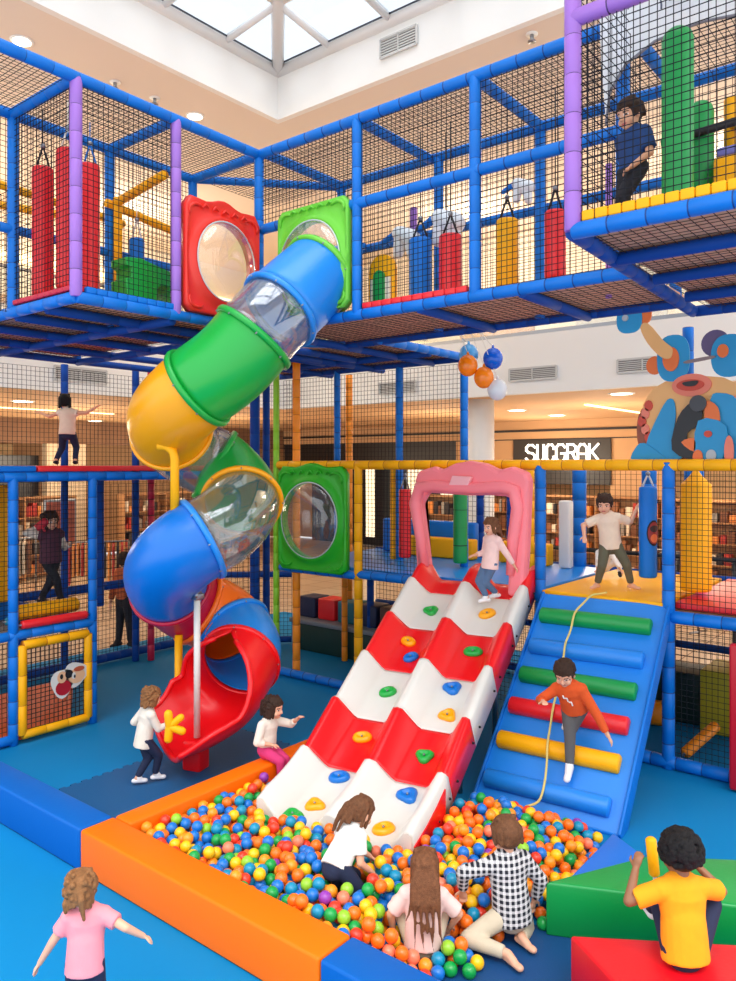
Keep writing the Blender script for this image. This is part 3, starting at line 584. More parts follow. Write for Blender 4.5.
def tube_seg(T, nm, t0, t1, m, lab=None, n=40, th=0.012, r=TR):
    k = max(6, int((t1 - t0) * 12)); mb = MB(); vs = []; x = None
    for side in (0, 1):
        rr = r - side * th
        for i in range(k + 1):
            t = t0 + (t1 - t0) * i / k; c = spl(t); w = tanv(t); ax, ay, _ = frame(w, (0, 0, 1))
            for j in range(n): a = 2 * PI * j / n; vs.append(c + ax * math.cos(a) * rr + ay * math.sin(a) * rr)
    fs = []; o = (k + 1) * n
    for i in range(k):
        for j in range(n):
            j2 = (j + 1) % n; fs.append((i * n + j, i * n + j2, (i + 1) * n + j2, (i + 1) * n + j)); fs.append((o + i * n + j, o + (i + 1) * n + j, o + (i + 1) * n + j2, o + i * n + j2))
    for j in range(n):
        j2 = (j + 1) % n; fs.append((j, o + j, o + j2, j2)); e = k * n; fs.append((e + j, e + j2, o + e + j2, o + e + j))
    mb.add(vs, fs); return part(T, nm, mb, m, lab)
def flange(P, t, m, r=TR + .006, w=.03, h=.03):
    mb = MB(); n = 40; c = spl(t); tw = tanv(t); ax, ay, _ = frame(tw, (0, 0, 1)); ring = [(r - .02, -w), (r + h * .7, -w), (r + h, 0), (r + h * .7, w), (r - .02, w)]; vs = []; fs = []
    for j in range(n):
        a = 2 * PI * j / n
        for rr, d in ring: vs.append(c + (ax * math.cos(a) + ay * math.sin(a)) * rr + tw * d)
    q = len(ring)
    for j in range(n):
        for i in range(q): fs.append((j * q + i, j * q + (i + 1) % q, ((j + 1) % n) * q + (i + 1) % q, ((j + 1) % n) * q + i))
    mb.add(vs, fs)
    for j in range(0, n, 5):
        a = 2 * PI * j / n; p = c + (ax * math.cos(a) + ay * math.sin(a)) * (r + h * .55); mb.cap(p + tw * (w - .012), .009, p + tw * (w + .008), .008, 8, 1)
    f = part(P, 'flange', mb, [m, STEEL])
    return f
T = thing('spiral_tube_slide', 'tall spiral tube slide of blue, green, yellow, clear and red sections', 'slide', (5.5, 6.75, 0))
segs = [('tube_section', 1.0, 1.82, LBLUPL, 'blue top section', LGRNPL), ('clear_section', 1.82, 2.42, CLEAR, 'upper clear section', LBLUPL), ('tube_section', 2.42, 3.75, GRNPL, 'upper green section', GRNPL), ('tube_section', 3.75, 5.35, YELPL, 'yellow bend', GRNPL), ('clear_section', 5.35, 6.75, CLEAR, 'middle clear section', YELPL), ('tube_section', 6.75, 8.05, GRNPL, 'green bend', GRNPL), ('clear_section', 8.05, 9.55, CLEAR, 'lower clear section', YELPL), ('tube_section', 9.55, 11.4, BLUPL, 'blue bend', LBLUPL), ('tube_section', 11.4, 12.3, MAGPL, 'crimson section', MAGPL), ('tube_section', 12.3, 13.35, ORGPL, 'orange section', ORGPL), ('tube_section', 13.35, 14.35, LBLUPL, 'lower blue section', LBLUPL)]
for nm, a, b, m, lab, fm in segs:
    s = tube_seg(T, nm, a, b, m, lab, r=TR if m is not CLEAR else TR - .012); flange(s, a + .02, fm)
# red run-out: tube opening into a trough with a rolled lip
def runout():
    k = 30; n = 36; vs = []; fs = []; t0, t1 = 14.35, 17.0
    lipL = []; lipR = []
    for i in range(k + 1):
        f = i / k; t = t0 + (t1 - t0) * f; c = spl(t); w = tanv(t); ax, ay, _ = frame(w, (0, 0, 1))
        g = min(1, max(0, (f - .05) / .45)); g = g * g * (3 - 2 * g); e_ = min(1, max(0, (f - .62) / .38)); half = PI * (1 - .54 * g) - PI * .12 * e_ * e_ * (3 - 2 * e_)
        r = TR * (1 + .10 * g); c = c + Vector((0, 0, 0.0))
        for j in range(n + 1):
            a = PI - .28 * g + half * (2 * j / n - 1); vs.append(c + ax * math.cos(a) * r + ay * math.sin(a) * r * (1 + .15 * g))
        lipL.append(vs[-(n + 1)].copy()); lipR.append(vs[-1].copy())
    for i in range(k):
        for j in range(n): fs.append((i * (n + 1) + j, i * (n + 1) + j + 1, (i + 1) * (n + 1) + j + 1, (i + 1) * (n + 1) + j))
    return vs, fs, lipL, lipR, [vs[k * (n + 1) + j].copy() for j in range(n + 1)], k, n
vs, fs, lL, lR, endr, k, n = runout()
mb = MB(); mb.add(vs, fs); o = part(T, 'trough', mb, REDPL, 'open red run-out trough', recalc=False)
md = o.modifiers.new('thick', 'SOLIDIFY'); md.thickness = .02; md.offset = 0
st = 5
part(o, 'rolled_lip', MB().rings(lL[st:] + endr[1:-1] + lR[st:][::-1], .03, 10), REDPL)
flange(o, 14.37, REDPL)
mb = MB(); mb.box((5.20, 6.50, .16), (.2, .22, .32), 0, .03, .3); part(T, 'foot', mb, REDPL, 'red foot block')
mb = MB(); mb.rings([(5.20, 6.48, .34), (5.20, 6.48, 1.80)], .035, 14); part(T, 'support_pole', mb, WHITEPL, 'white support pole')
mb = MB(); mb.box((5.20, 6.48, 1.82), (.12, .12, .07), 0, .02); mb.tube((5.14, 6.43, 1.84), (5.27, 6.53, 1.84), .03); part(T, 'pole_clamp', mb, STEEL)
part(T, 'support_pole', MB().rings([(5.40, 7.05, 0), (5.40, 7.05, 1.3)], .045, 14), YEL, 'yellow support pole'); mb = MB(); mb.rings([(4.93, 6.50, 2.62), (4.93, 6.50, 3.26), (4.92, 6.52, 3.34), (4.87, 6.56, 3.39), (4.80, 6.62, 3.40)], .045, 14); part(T, 'support_pole', mb, YEL, 'yellow support pole')

# ---------------------------------------------------------------- porthole panels
def oval(rx, ry, n, cx=0, cy=0, p=2.0): return [(cx + rx * math.copysign(abs(math.cos(2 * PI * i / n)) ** (2 / p), math.cos(2 * PI * i / n)), cy + ry * math.copysign(abs(math.sin(2 * PI * i / n)) ** (2 / p), math.sin(2 * PI * i / n))) for i in range(n)]
def porthole(lab, O, ex, w, h, rx, ry, m, depth=.09, bubble=True, crest=.08, cz=0.0, hole=True):
    """moulded panel with an oval hole, raised rim and domed window; front normal = ex x z"""
    t = thing('porthole_panel', lab, 'panel', tuple(Vector(O) - Vector((0, 0, h / 2)))); ex = Vector(ex); ez = Vector((0, 0, 1)); nf = ex.cross(ez).normalized(); O = Vector(O)
    n = 48; inner = oval(rx, ry, n, 0, cz); outer = []
    for i in range(n):
        a = 2 * PI * i / n; c, s_ = math.cos(a), math.sin(a); q = max(abs(c) / (w / 2), abs(s_) / (h / 2)); x, y = c / q, s_ / q
        if y > h / 2 - 1e-4 and crest: y += crest * (0.6 + .4 * math.cos(x / w * 2 * PI * 2.0)) * (1 - (2 * x / w) ** 4)
        outer.append((x, y))
    P = lambda q, d: O + ex * q[0] + ez * q[1] + nf * d
    loops = [[P(q, -depth / 2) for q in inner], [P(q, depth / 2 + .04) for q in inner], [P((q[0] * 1.07, (q[1] - cz) * 1.07 + cz), depth / 2 + .05) for q in inner], [P((q[0] * 1.16, (q[1] - cz) * 1.14 + cz), depth / 2) for q in inner]]
    mid = [((a[0] * 1.16) * .35 + b[0] * .65, ((a[1] - cz) * 1.14 + cz) * .35 + b[1] * .65) for a, b in zip(inner, outer)]
    loops += [[P(q, depth / 2 - .012) for q in mid], [P((q[0] * .97, q[1] * .975), depth / 2 + .012) for q in outer], [P(q, depth / 2 - .01) for q in outer], [P(q, -depth / 2) for q in outer]]
    vs = [p for l in loops for p in l]; fs = []; k = len(loops)
    for i in range(k):
        for j in range(n): i2 = (i + 1) % k; fs.append((i * n + j, i * n + (j + 1) % n, i2 * n + (j + 1) % n, i2 * n + j))
    mb = MB(); mb.add(vs, fs); fr = part(t, 'moulded_frame', mb, m)
    # raised scrolls in the corners
    for sx in (-1, 1):
        for sy in (-1, 1):
            cx, cy = sx * w * .36, sy * h * .39; pts = [P((cx + .1 * w * math.cos(a) * sx, cy + .07 * h * math.sin(a) * sy), depth / 2 + .006) for a in [x * .5 for x in range(-1, 6)]]; part(fr, 'relief', MB().rings(pts, [.006, .014, .018, .02, .018, .014, .006], 8), m)
    for q in range(5): x = (q - 2) * w * .13; pts = [P((x - .04, h * .44), depth / 2 + .01), P((x, h * .475), depth / 2 + .014), P((x + .05, h * .45), depth / 2 + .01)]; part(fr, 'relief', MB().rings(pts, [.008, .016, .008], 8), m)
    if bubble:
        vs = []; fs = []; K = 8
        for i in range(K):
            a = (PI / 2) * i / K; 
            for q in inner: vs.append(P((q[0] * math.cos(a) * .995, (q[1] - cz) * math.cos(a) * .995 + cz), depth / 2 + .03 + math.sin(a) * .16))
        vs.append(P((0, cz), depth / 2 + .19))
        for i in range(K - 1):
            for j in range(n): fs.append((i * n + j, i * n + (j + 1) % n, (i + 1) * n + (j + 1) % n, (i + 1) * n + j))
        for j in range(n): fs.append(((K - 1) * n + j, (K - 1) * n + (j + 1) % n, K * n))
        b = MB(); b.add(vs, fs); bb = part(t, 'bubble_window', b, BUBBLE)
        rg = MB(); rg.rings([P((q[0] * 1.0, (q[1] - cz) * 1.0 + cz), depth / 2 + .045) for q in inner], .008, 8, closed=True); part(bb, 'rim', rg, mat('clear_rim', (200, 206, 210), .3))
    return t
porthole('red moulded panel with a round bubble window beside the second purple post', (5.57, 6.52, 5.4), (1, 0, 0), 1.04, 1.18, .40, .43, mat('panel_red', (240, 48, 34), .36, .03, 20))
porthole('light green moulded panel at the top mouth of the tube slide', (6.12, 5.66, 5.42), (0, -1, 0), 1.02, 1.16, .44, .47, LGRNPL, crest=0.0, cz=-.08)
porthole('bright green moulded panel with a bubble window beside the lime post', (8.27, 7.68, 2.40), (0, -1, 0), 1.34, 1.50, .55, .55, mat('leaf_green_plastic', (38, 176, 26), .34, .03, 20))

# ---------------------------------------------------------------- red and white double slide
T = thing('double_slide', 'red and white double slide studded with climbing holds', 'slide', (6.5, 4.7, 0))
cT, cB = Vector((8.30, 4.90, 1.74)), Vector((4.74, 4.20, 0.06))
def c_line(f):
    """centre line of the slide floor: f = 0 top .. 1 bottom, with a flat top and a run-out curve"""
    h = cT.lerp(cB, f); 
    z0, z1 = 1.74, 0.16
    if f < .04: z = z0
    elif f < .76: z = z0 + (0.37 - z0) * (f - .04) / .72
    else: g = (f - .76) / .24; z = .37 + (-.42 * g + .20 * g * g)
    return Vector((h.x, h.y, z))
axd = (cB - cT); axd.z = 0; axd.normalize(); sdv = Vector((0, 0, 1)).cross(axd)  # sideways
W = .70
xs = []; 
def prof(hh):
    """cross section (side offset, height): left ridge, floor, middle ridge, floor, right ridge"""
    p = []
    for s_, hgt in ((-1, 1), ): pass
    P = [(-W - .03, -.10), (-W - .03, hh - .02), (-W, hh), (-W + .035, hh - .01), (-W + .16, .035), (-W + .20, .0), (-.20, 0), (-.16, .035), (-.045, hh * .9), (0, hh * .95), (.045, hh * .9), (.16, .035), (.20, 0), (W - .20, 0), (W - .16, .035), (W - .035, hh - .01), (W, hh), (W + .03, hh - .02), (W + .03, -.10)]
    return P
bands = [0, .10, .27, .44, .615, .775, 1.0]; bcol = [1, 0, 1, 0, 1, 0]
NS = 120; vs = []; fs = []; ms = []; K = None
for i in range(NS + 1):
    f = i / NS; c = c_line(f); d = (c_line(min(1, f + .004)) - c_line(max(0, f - .004))).normalized(); nn = sdv.cross(d); nn = nn if nn.z > 0 else -nn
    hh = .235
    for b0, b1 in zip(bands[:-1], bands[1:]):
        if b0 <= f <= b1 + 1e-6: g = (f - b0) / (b1 - b0); hh = .255 - .05 * g if b1 < .99 else (.255 - .02 * g if g < .8 else .239 - .05 * (g - .8) / .2); break
    P = prof(hh); K = len(P)
    for x, y in P: vs.append(c + sdv * x + nn * y)
band_parts = []
for bi in range(6):
    i0 = round(bands[bi] * NS); i1 = round(bands[bi + 1] * NS); v2 = vs[i0 * K:(i1 + 1) * K]; ff = []
    for i in range(i1 - i0):
        for j in range(K - 1): ff.append((i * K + j, i * K + j + 1, (i + 1) * K + j + 1, (i + 1) * K + j))
    mb = MB(); mb.add(v2, ff); o = part(T, 'slide_section', mb, REDPL if bcol[bi] else WHITEPL, None, recalc=False)
    md = o.modifiers.new('thick', 'SOLIDIFY'); md.thickness = .018; md.offset = 0
    band_parts.append(o)
# closed lower lip under the run-out
pe = [Vector(q) for q in vs[-K:]]; lo = [Vector((q.x, q.y, .0)) for q in pe]; mb = MB()
mb.add([q - axd * .012 for q in pe + lo] + [q + axd * .006 for q in pe + lo], [(j, j + 1, K + j + 1, K + j) for j in range(K - 1)] + [(2 * K + j, 3 * K + j, 3 * K + j + 1, 2 * K + j + 1) for j in range(K - 1)] + [(j, 2 * K + j, 2 * K + j + 1, j + 1) for j in range(K - 1)], 0, False); part(T, 'end_lip', mb, WHITEPL)
# bolts down the outer flank, red cheek at the bottom, underside box
for f in (.06, .12, .25, .29, .41, .46, .58, .63, .74, .79, .86, .93):
    for sg in (1, -1): c = c_line(f) + sdv * sg * (W + .035); part(T, 'bolt', MB().cap(c, .014, c + sdv * sg * .012, .012, 8), BLACK)
cheek = []
for sg in (1, -1):
    mb = MB(); q = [c_line(f) + Vector((0, 0, .17 - .5 * (f - .82))) for f in (.82, .87, .93, .995)]; w_ = [Vector((p.x, p.y, 0.02)) for p in q[::-1]]
    pts = [p + sdv * sg * (W + .02) for p in q + w_]; vs2 = pts + [p + sdv * sg * .03 for p in pts]; n_ = len(pts)
    ff = [tuple(range(n_)), tuple(range(n_, 2 * n_))[::-1]] + [(i, (i + 1) % n_, n_ + (i + 1) % n_, n_ + i) for i in range(n_)]
    mb.add(vs2, ff, 0, False); part(T, 'side_cheek', mb, REDPL, 'red end cheek')
for f in (.25, .55):
    c = c_line(f)
    for s_ in (-.5, .5): p = c + sdv * s_; part(T, 'support_leg', MB().tube((p.x, p.y, 0), (p.x, p.y, p.z - .02), .03), STEEL)
# climbing holds (lane side -1 = left in the photo, fraction down)
side_left = 1 if sdv.dot(Vector((-.78, .626, 0))) > 0 else -1
HM = {'g': GRNPL, 'y': YELPL, 'b': BLUPL}
holds = [('g', 0.36, .185), ('y', -.32, .175), ('y', .42, .325), ('b', .29, .385), ('g', -.36, .335), ('b', -.32, .475), ('g', .33, .52), ('y', -.40, .565), ('y', .33, .675), ('g', -.36, .695), ('b', .33, .80), ('b', -.38, .81), ('y', .36, .905), ('g', .46, .962), ('y', -.36, .93)]
hl = {('g', 0): 'green hold at the top of the left lane', }
for i, (cc, x, f) in enumerate(holds):
    c = c_line(f); d = (c_line(min(1, f + .01)) - c_line(f - .01)).normalized(); nn = sdv.cross(d); nn = nn if nn.z > 0 else -nn
    c = c + sdv * x * side_left + nn * .006; k = 18; rg = random.Random(i); qa = rg.choice((2, 3)); ph = rg.uniform(0, 6); sc_ = rg.uniform(.9, 1.1)
    loops = []
    for rr, hgt in ((1, 0), (1.0, .018), (.86, .04), (.5, .05), (.38, .03), (.15, .028)):
        loops.append([c + (sdv * math.cos(2 * PI * j / k) * 1.15 + d * math.sin(2 * PI * j / k)) * .078 * sc_ * rr * (1 + .16 * math.sin(qa * 2 * PI * j / k + ph)) + nn * hgt for j in range(k)])
    v_ = [p for l in loops for p in l]; ff = [(a * k + j, a * k + (j + 1) % k, (a + 1) * k + (j + 1) % k, (a + 1) * k + j) for a in range(len(loops) - 1) for j in range(k)]; ff.append(tuple((len(loops) - 1) * k + j for j in range(k))); ff.append(tuple(range(k))[::-1])
    mb = MB(); mb.add(v_, ff); h = part(T, 'climbing_hold', mb, HM[cc], {'g': 'green', 'y': 'yellow', 'b': 'blue'}[cc] + ' climbing hold')
    bo = MB(); bo.cap(c + nn * .026, .014, c + nn * .034, .012, 8); part(h, 'bolt', bo, STEEL)

# pink arch over the slide top
T = thing('arch', 'pink moulded arch over the top of the double slide', 'arch', (8.18, 4.95, 1.7))
au = 8.12
AC = 4.90
out = [(.80, -.05), (.84, .45), (.84, 1.3), (.80, 1.40), (.55, 1.46), (.42, 1.42), (.22, 1.50), (0, 1.53), (-.22, 1.50), (-.42, 1.42), (-.6, 1.46), (-.80, 1.40), (-.84, 1.3), (-.80, .45), (-.76, -.05)]
inn = [(.60, -.05), (.68, .5), (.76, .98), (.66, 1.13), (.3, 1.12), (0, 1.11), (-.3, 1.12), (-.56, 1.11), (-.64, 1.0), (-.58, .5), (-.54, -.05)]
out = [(x * .95, y) for x, y in out]; inn = [(x * .95, y) for x, y in inn]
poly = [(x, y) for x, y in out] + [(x, y) for x, y in inn[::-1]]
mb = MB(); mb.slab(poly, (au, AC, 1.72), (0, 1, 0), (0, 0, 1), .16, 0, .045); part(T, 'moulded_frame', mb, PINKPL)
mb = MB(); pth = [(.66, .2), (.74, .6), (.82, 1.0), (.74, 1.2), (.5, 1.22), (.2, 1.2), (-.2, 1.2), (-.5, 1.22), (-.66, 1.18), (-.7, .98), (-.64, .6), (-.6, .2)]; mb.rings([(au - .09, AC + x, 1.72 + y) for x, y in [(.95 * x, y) for x, y in pth]], [.05, .07, .08, .08, .075, .07, .07, .075, .08, .075, .07, .05], 14); part(T, 'front_roll', mb, PINKPL)
mb = MB(); mb.slab([(-.17, -.05), (.10, -.05), (.15, .06), (-.12, .07)], (au - .12, 4.97, 3.0), (0, -1, 0), (0, 0, 1), .06, 0, .01); part(T, 'name_plate', mb, PALEPINK, 'blank pale plate')

RAMP_YAW = .085
# ---------------------------------------------------------------- blue ramp with rollers
T = thing('roller_ramp', 'steep blue soft ramp with padded rungs and a climbing rope', 'ramp', (8.26, 3.32, 0))
r0, r1 = Vector((6.43, 0, 0.02)), Vector((8.26, 0, D1 + .03)); va, vb = 2.60, 4.0
rd = (r1 - r0).normalized(); rn = Vector((-rd.z, 0, rd.x)); RB = mat('ramp_blue', (28, 132, 226), .4, .1, 50, var=.03)
L = (r1 - r0).length
mb = MB(); M = Matrix(((rd.x, 0, rn.x, 0), (0, 1, 0, 0), (rd.z, 0, rn.z, 0), (0, 0, 0, 1))); cc = (r0 + r1) / 2 + Vector((0, (va + vb) / 2, 0)) - rn * .08
mb.box((0, 0, 0), (L, vb - va, .16), 0, .025, M=Matrix.Translation(cc) @ M); rp = part(T, 'ramp_pad', mb, RB)
for s_, y in (('a', va + .012), ('b', vb - .012)):
    mb = MB(); cc2 = (r0 + r1) / 2 + Vector((0, y, 0)) - rn * .07
    mb.box((0, 0, 0), (L, .03, .2), 0, .01, M=Matrix.Translation(cc2) @ M); part(T, 'side_edge', mb, BLUE)
rungs = [(.865, GREENV, 'green'), (.70, RB, 'blue'), (.555, GREENV, 'green'), (.405, REDV, 'red'), (.25, YEL, 'yellow'), (.085, RB, 'blue')]
for f, m, nm in rungs:
    c = r0 + rd * (L * f) + rn * .035; r = .088; mb = MB(); y0_, y1_ = va + .13, vb - .08
    mb.rings([(c.x, y0_, c.z), (c.x, y0_ + .015, c.z), (c.x, y1_ - .015, c.z), (c.x, y1_, c.z)], [r * .85, r, r, r * .85], 24); part(T, 'rung', mb, m, nm + ' padded rung')
T.rotation_euler = (0, 0, RAMP_YAW)
rope = [(8.42, 3.23, D1 + .07), (8.30, 3.27, D1 + .07), (8.20, 3.33, D1 + .06)]
for f, y in ((.93, 3.37), (.865, 3.42), (.78, 3.42), (.70, 3.42), (.62, 3.40), (.555, 3.39), (.48, 3.37), (.405, 3.35), (.32, 3.33), (.25, 3.30), (.17, 3.26), (.085, 3.22), (.03, 3.24), (.0, 3.34)):
    bump_ = .14 if any(abs(f - q[0]) < .01 for q in rungs) else .115; p = r0 + rd * (L * f) + rn * bump_; rope.append((p.x, y, max(p.z, .05)))
mb = MB(); pts = []
RV = [Vector(p) + Vector((0, .09, 0)) for p in rope]
for i in range(len(RV) - 1):
    for q in range(4):
        a = RV[max(0, i - 1)]; b = RV[i]; c = RV[i + 1]; d = RV[min(len(RV) - 1, i + 2)]; f = q / 4
        pts.append(0.5 * ((2 * b) + (c - a) * f + (2 * a - 5 * b + 4 * c - d) * f * f + (3 * b - 3 * c + d - a) * f ** 3))
pts.append(RV[-1])
mb.rings(pts, .011, 8); solo('climbing_rope', 'thin pale yellow rope hanging down over the rungs of the blue ramp', 'rope', mb, mat('pale_rope', (230, 206, 120), .8, .4, 300), (8.26, 3.32, 0)).rotation_euler = (0, 0, RAMP_YAW)
# ---------------------------------------------------------------- soft walls of the ball pit and blocks
ORW = mat('orange_wall_vinyl', (255, 112, 0), .5, .12, 40, var=.02, spec=.25); BLW = mat('blue_wall_vinyl', (0, 92, 176), .5, .12, 40, var=.02, spec=.25)
STR = mat('seam_thread', (40, 60, 110), .7)
def softwall(lab, x0, x1, y0, y1, z1, m):
    t = thing('pit_wall', lab, 'soft wall', ((x0 + x1) / 2, (y0 + y1) / 2, 0)); part(t, 'foam_block', MB().bx(x0, x1, y0, y1, 0.002, z1, 0, .022), m)
    mb = MB(); mb.bx(x0 + .012, x1 - .012, y0 + .01, y1 - .01, .0, .008); part(t, 'base_sheet', mb, BLACK); return t
softwall('long orange soft wall along the front of the ball pit', 3.31, 3.61, 3.03, 5.56, .336, ORW)
softwall('blue soft wall leading left from the orange corner of the pit', 3.31, 3.61, 5.57, 8.6, .336, BLW)
softwall('blue soft wall at the bottom of the photo in front of the girl with long hair', 3.31, 3.61, .4, 3.02, .336, BLW)
softwall('orange soft wall at the back of the pit under the seated girl in pink leggings', 3.62, 6.45, 5.345, 5.56, .336, ORW)
# interlocking dark mat
MATD = mat('dark_mat', (0, 84, 136), .65, .25, 120)
poly = [(3.63, 5.58)]; x = 3.63; poly += [(6.3, 5.58)]; y = 5.58
tx = 6.3
k = 0
while y < 7.05: poly += [(tx, y), (tx + (.035 if k % 2 else 0), y)]; y += .06; k += 1
x = tx; k = 0
while x > 3.7: poly += [(x, 7.1 + (.035 if k % 2 else 0)), (x - .06, 7.1 + (.035 if k % 2 else 0))]; x -= .06; k += 1
poly += [(3.63, 7.1)]
cl = []
for p in poly:
    if not cl or (abs(p[0] - cl[-1][0]) + abs(p[1] - cl[-1][1])) > 1e-4: cl.append(p)
solo('puzzle_mat', 'dark blue mat with toothed edges between the tube slide and the orange wall', 'mat', MB().prism(cl, .001, .014), MATD, (5, 6.3, 0))
MATP = mat('dark_pit_mat', (2, 66, 120), .6, .2, 120); solo('pit_mat', 'dark blue mat on the ground beside the boy in the plaid shirt', 'mat', MB().prism([(3.62, .6), (4.9, .6), (4.95, 2.4), (4.4, 3.0), (3.62, 3.0)], .001, .01), MATP, (4.2, 2, 0))
def cam2(X, Y): return (.6262 * X + .7797 * Y, -.7797 * X + .6262 * Y)
GRB = mat('green_block_vinyl', (4, 146, 66), .36, .1, 40, var=.03); REB = mat('red_block_vinyl', (226, 14, 30), .36, .1, 40, var=.03); BLB = mat('blue_wedge_vinyl', (20, 110, 208), .4, .1, 40)
def block(nm, lab, pts, z, m, bev=.018):
    poly = [cam2(*p) for p in pts]; A = sum(poly[i][0] * poly[(i + 1) % len(poly)][1] - poly[(i + 1) % len(poly)][0] * poly[i][1] for i in range(len(poly)))
    if A < 0: poly = poly[::-1]
    c = (sum(p[0] for p in poly) / len(poly), sum(p[1] for p in poly) / len(poly), 0); t = thing(nm, lab, 'foam block', c); part(t, 'foam_body', MB().prism(poly, .004, z, 0, bev), m)
    cx, cy = c[0], c[1]; part(t, 'base_sheet', MB().prism([(cx + (p[0] - cx) * .97, cy + (p[1] - cy) * .97) for p in poly], .0, .008), BLACK); return t
block('soft_block', 'green soft block between the ball pit and the boy in the orange-yellow shirt', [(1.2, 5.24), (2.25, 4.99), (3.3, 4.74), (3.7, 5.45), (2.03, 5.6)], .37, GRB)
block('soft_block', 'red soft block that the boy with curly black hair sits on', [(1.217, 4.65), (2.2, 4.56), (3.0, 4.45), (2.9, 3.6), (1.5, 3.72)], .37, REB)
block('soft_wedge', 'blue soft wedge between the foot of the ramp and the green block', [(1.93, 6.08), (1.40, 5.40), (2.06, 5.66)], .31, BLB)
# toys
def ang(a): return Vector((math.cos(a), math.sin(a)))
t = thing('foam_toy', 'yellow foam toy with stubby arms in the hand of the toddler at the slide', 'toy', (4.93, 6.23, .5)); 
TOYC = Vector(cam2(-1.93, 7.5) + (.66,)); ex = Vector(cam2(1, 0) + (0,)).normalized(); mb = MB()
for a, l, w in ((95, .12, .042), (-95, .12, .042), (38, .14, .036), (-20, .13, .04)):
    d = ex * math.cos(math.radians(a)) + Vector((0, 0, 1)) * math.sin(math.radians(a)); mb.cap(TOYC, w * .95, TOYC + d * l, w, 14)
bpy.data.objects.remove(t); solo('foam_toy', 'yellow foam toy with stubby arms in the hand of the toddler at the slide', 'toy', mb, YEL, tuple(TOYC))
p0 = cam2(1.83, 4.93); t = thing('foam_bat', 'yellow foam bat held up beside the head of the boy with curly black hair', 'toy', (*p0, .56)); mb = MB(); b0_ = Vector((*p0, .58)); b1_ = Vector((*cam2(1.805, 4.93), .82)); mb.rings([b0_, b0_.lerp(b1_, .05), b0_.lerp(b1_, .95), b1_], [.025, .034, .034, .022], 16); part(t, 'sleeve', mb, YEL); mb = MB(); mb.tube(b0_ - (b1_ - b0_) * .3, b0_ + (b1_ - b0_) * .1, .013); part(t, 'handle', mb, WHITEPL)
# ---------------------------------------------------------------- hanging bags
def bag(lab, c, r, h, m, strap_top, straps=BLACK, cap_=0.0, n=20, ringz=None, badge=None, cat='punch bag'):
    """c = centre of the bottom"""
    c = Vector(c); t = thing('punch_bag', lab, cat, tuple(c)); mb = MB()
    z = [0, .012, .03] + [h * i / 8 for i in range(1, 8)] + [h - .03, h - .012, h]; rr = [r * .86, r * .97, r] + [r * (1 + .015 * math.sin(i * 2.1)) for i in range(1, 8)] + [r, r * .97, r * .86]
    pts = [c + Vector((0, 0, q)) for q in z]
    if cap_: pts += [c + Vector((0, 0, h + cap_ * .5)), c + Vector((0, 0, h + cap_))]; rr += [r * .4, r * .08]
    mb.rings(pts, rr, n); b = part(t, 'bag', mb, m); s = MB(); top = c + Vector((0, 0, h + cap_ * .9)); V_ = min(.22, (strap_top - top.z) * .6)
    if cap_: s.tube(top - Vector((0, 0, .03)), (c.x, c.y, strap_top), .012, 8)
    else:
        for d in (Vector((.55, -.7, 0)), Vector((-.55, .7, 0))): s.tube(top + d * r * .8 - Vector((0, 0, .02)), top + Vector((0, 0, V_)), .011, 6)
        s.tube(top + Vector((0, 0, V_ - .01)), (c.x, c.y, strap_top), .006, 6)
    part(t, 'strap', s, straps)
    if ringz:
        for q in ringz: k = MB(); k.rings([c + Vector((0, 0, q - .006)), c + Vector((0, 0, q)), c + Vector((0, 0, q + .006))], [r * .99, r * 1.015, r * .99], n); part(b, 'seam_band', k, BLACK)
    clip = MB(); clip.ell((c.x, c.y, max(top.z + V_, top.z + .05)), .028, 10, 6); part(t, 'clip', clip, STEEL)
    return t
bag('leftmost long red hanging bag in the upper left gallery, on a black strap', (4.0, 7.4, 4.9), .105, 1.28, REDV, TP)
bag('long red hanging bag on a white rope just left of the first purple post', (4.05, 7.02, 4.92), .11, 1.36, REDV, TP, WHITEROPE)
bag('long red hanging bag on a blue strap just right of the first purple post', (4.46, 7.3, 4.88), .10, 1.45, REDV, TP, BLUE)
bag('short blue hanging bag behind the yellow rails of the upper left gallery', (5.2, 7.55, 5.35), .085, .42, BLUE, 6.2, WHITEROPE)
bag('blue hanging bag next to the arched yellow board in the upper right gallery', (6.8, 4.74, 4.84), .125, .78, BLUE, TP)
bag('red hanging bag left of the blue post in the upper right gallery', (6.8, 4.36, 4.83), .12, .76, REDV, TP)
bag('yellow hanging bag in the middle of the upper right gallery', (6.8, 3.70, 4.93), .11, .69, YEL, TP)
bag('red hanging bag left of the purple post of the jutting module', (6.8, 3.19, 4.96), .10, .64, REDV, TP)
bag('red hanging bag in the netted bay beside the pink arch', (9.0, 6.545, 1.87), .088, .98, REDV, RL, STEEL)
bag('green hanging bag with black bands seen through the pink arch', (9.3, 5.80, 1.82), .10, 1.02, GREENV, RL, STEEL, ringz=(.25, .5, .75))
bag('fat yellow hanging bag with a pointed top behind the net at right', (9.0, 2.54, 1.80), .165, 1.20, YEL, RL, YEL, cap_=.16)
t = bag('blue hanging bag with a round red print that the boy in beige reaches for', (9.0, 3.07, 1.90), .10, 1.05, BLUE, RL, WHITEROPE)
mb = MB(); n_ = Vector((-1, -.35, 0)).normalized(); e_ = n_.cross(Vector((0, 0, 1))); e_ = Vector((0, 0, 1)).cross(n_); c_ = Vector((9.0, 3.07, 2.42)); 
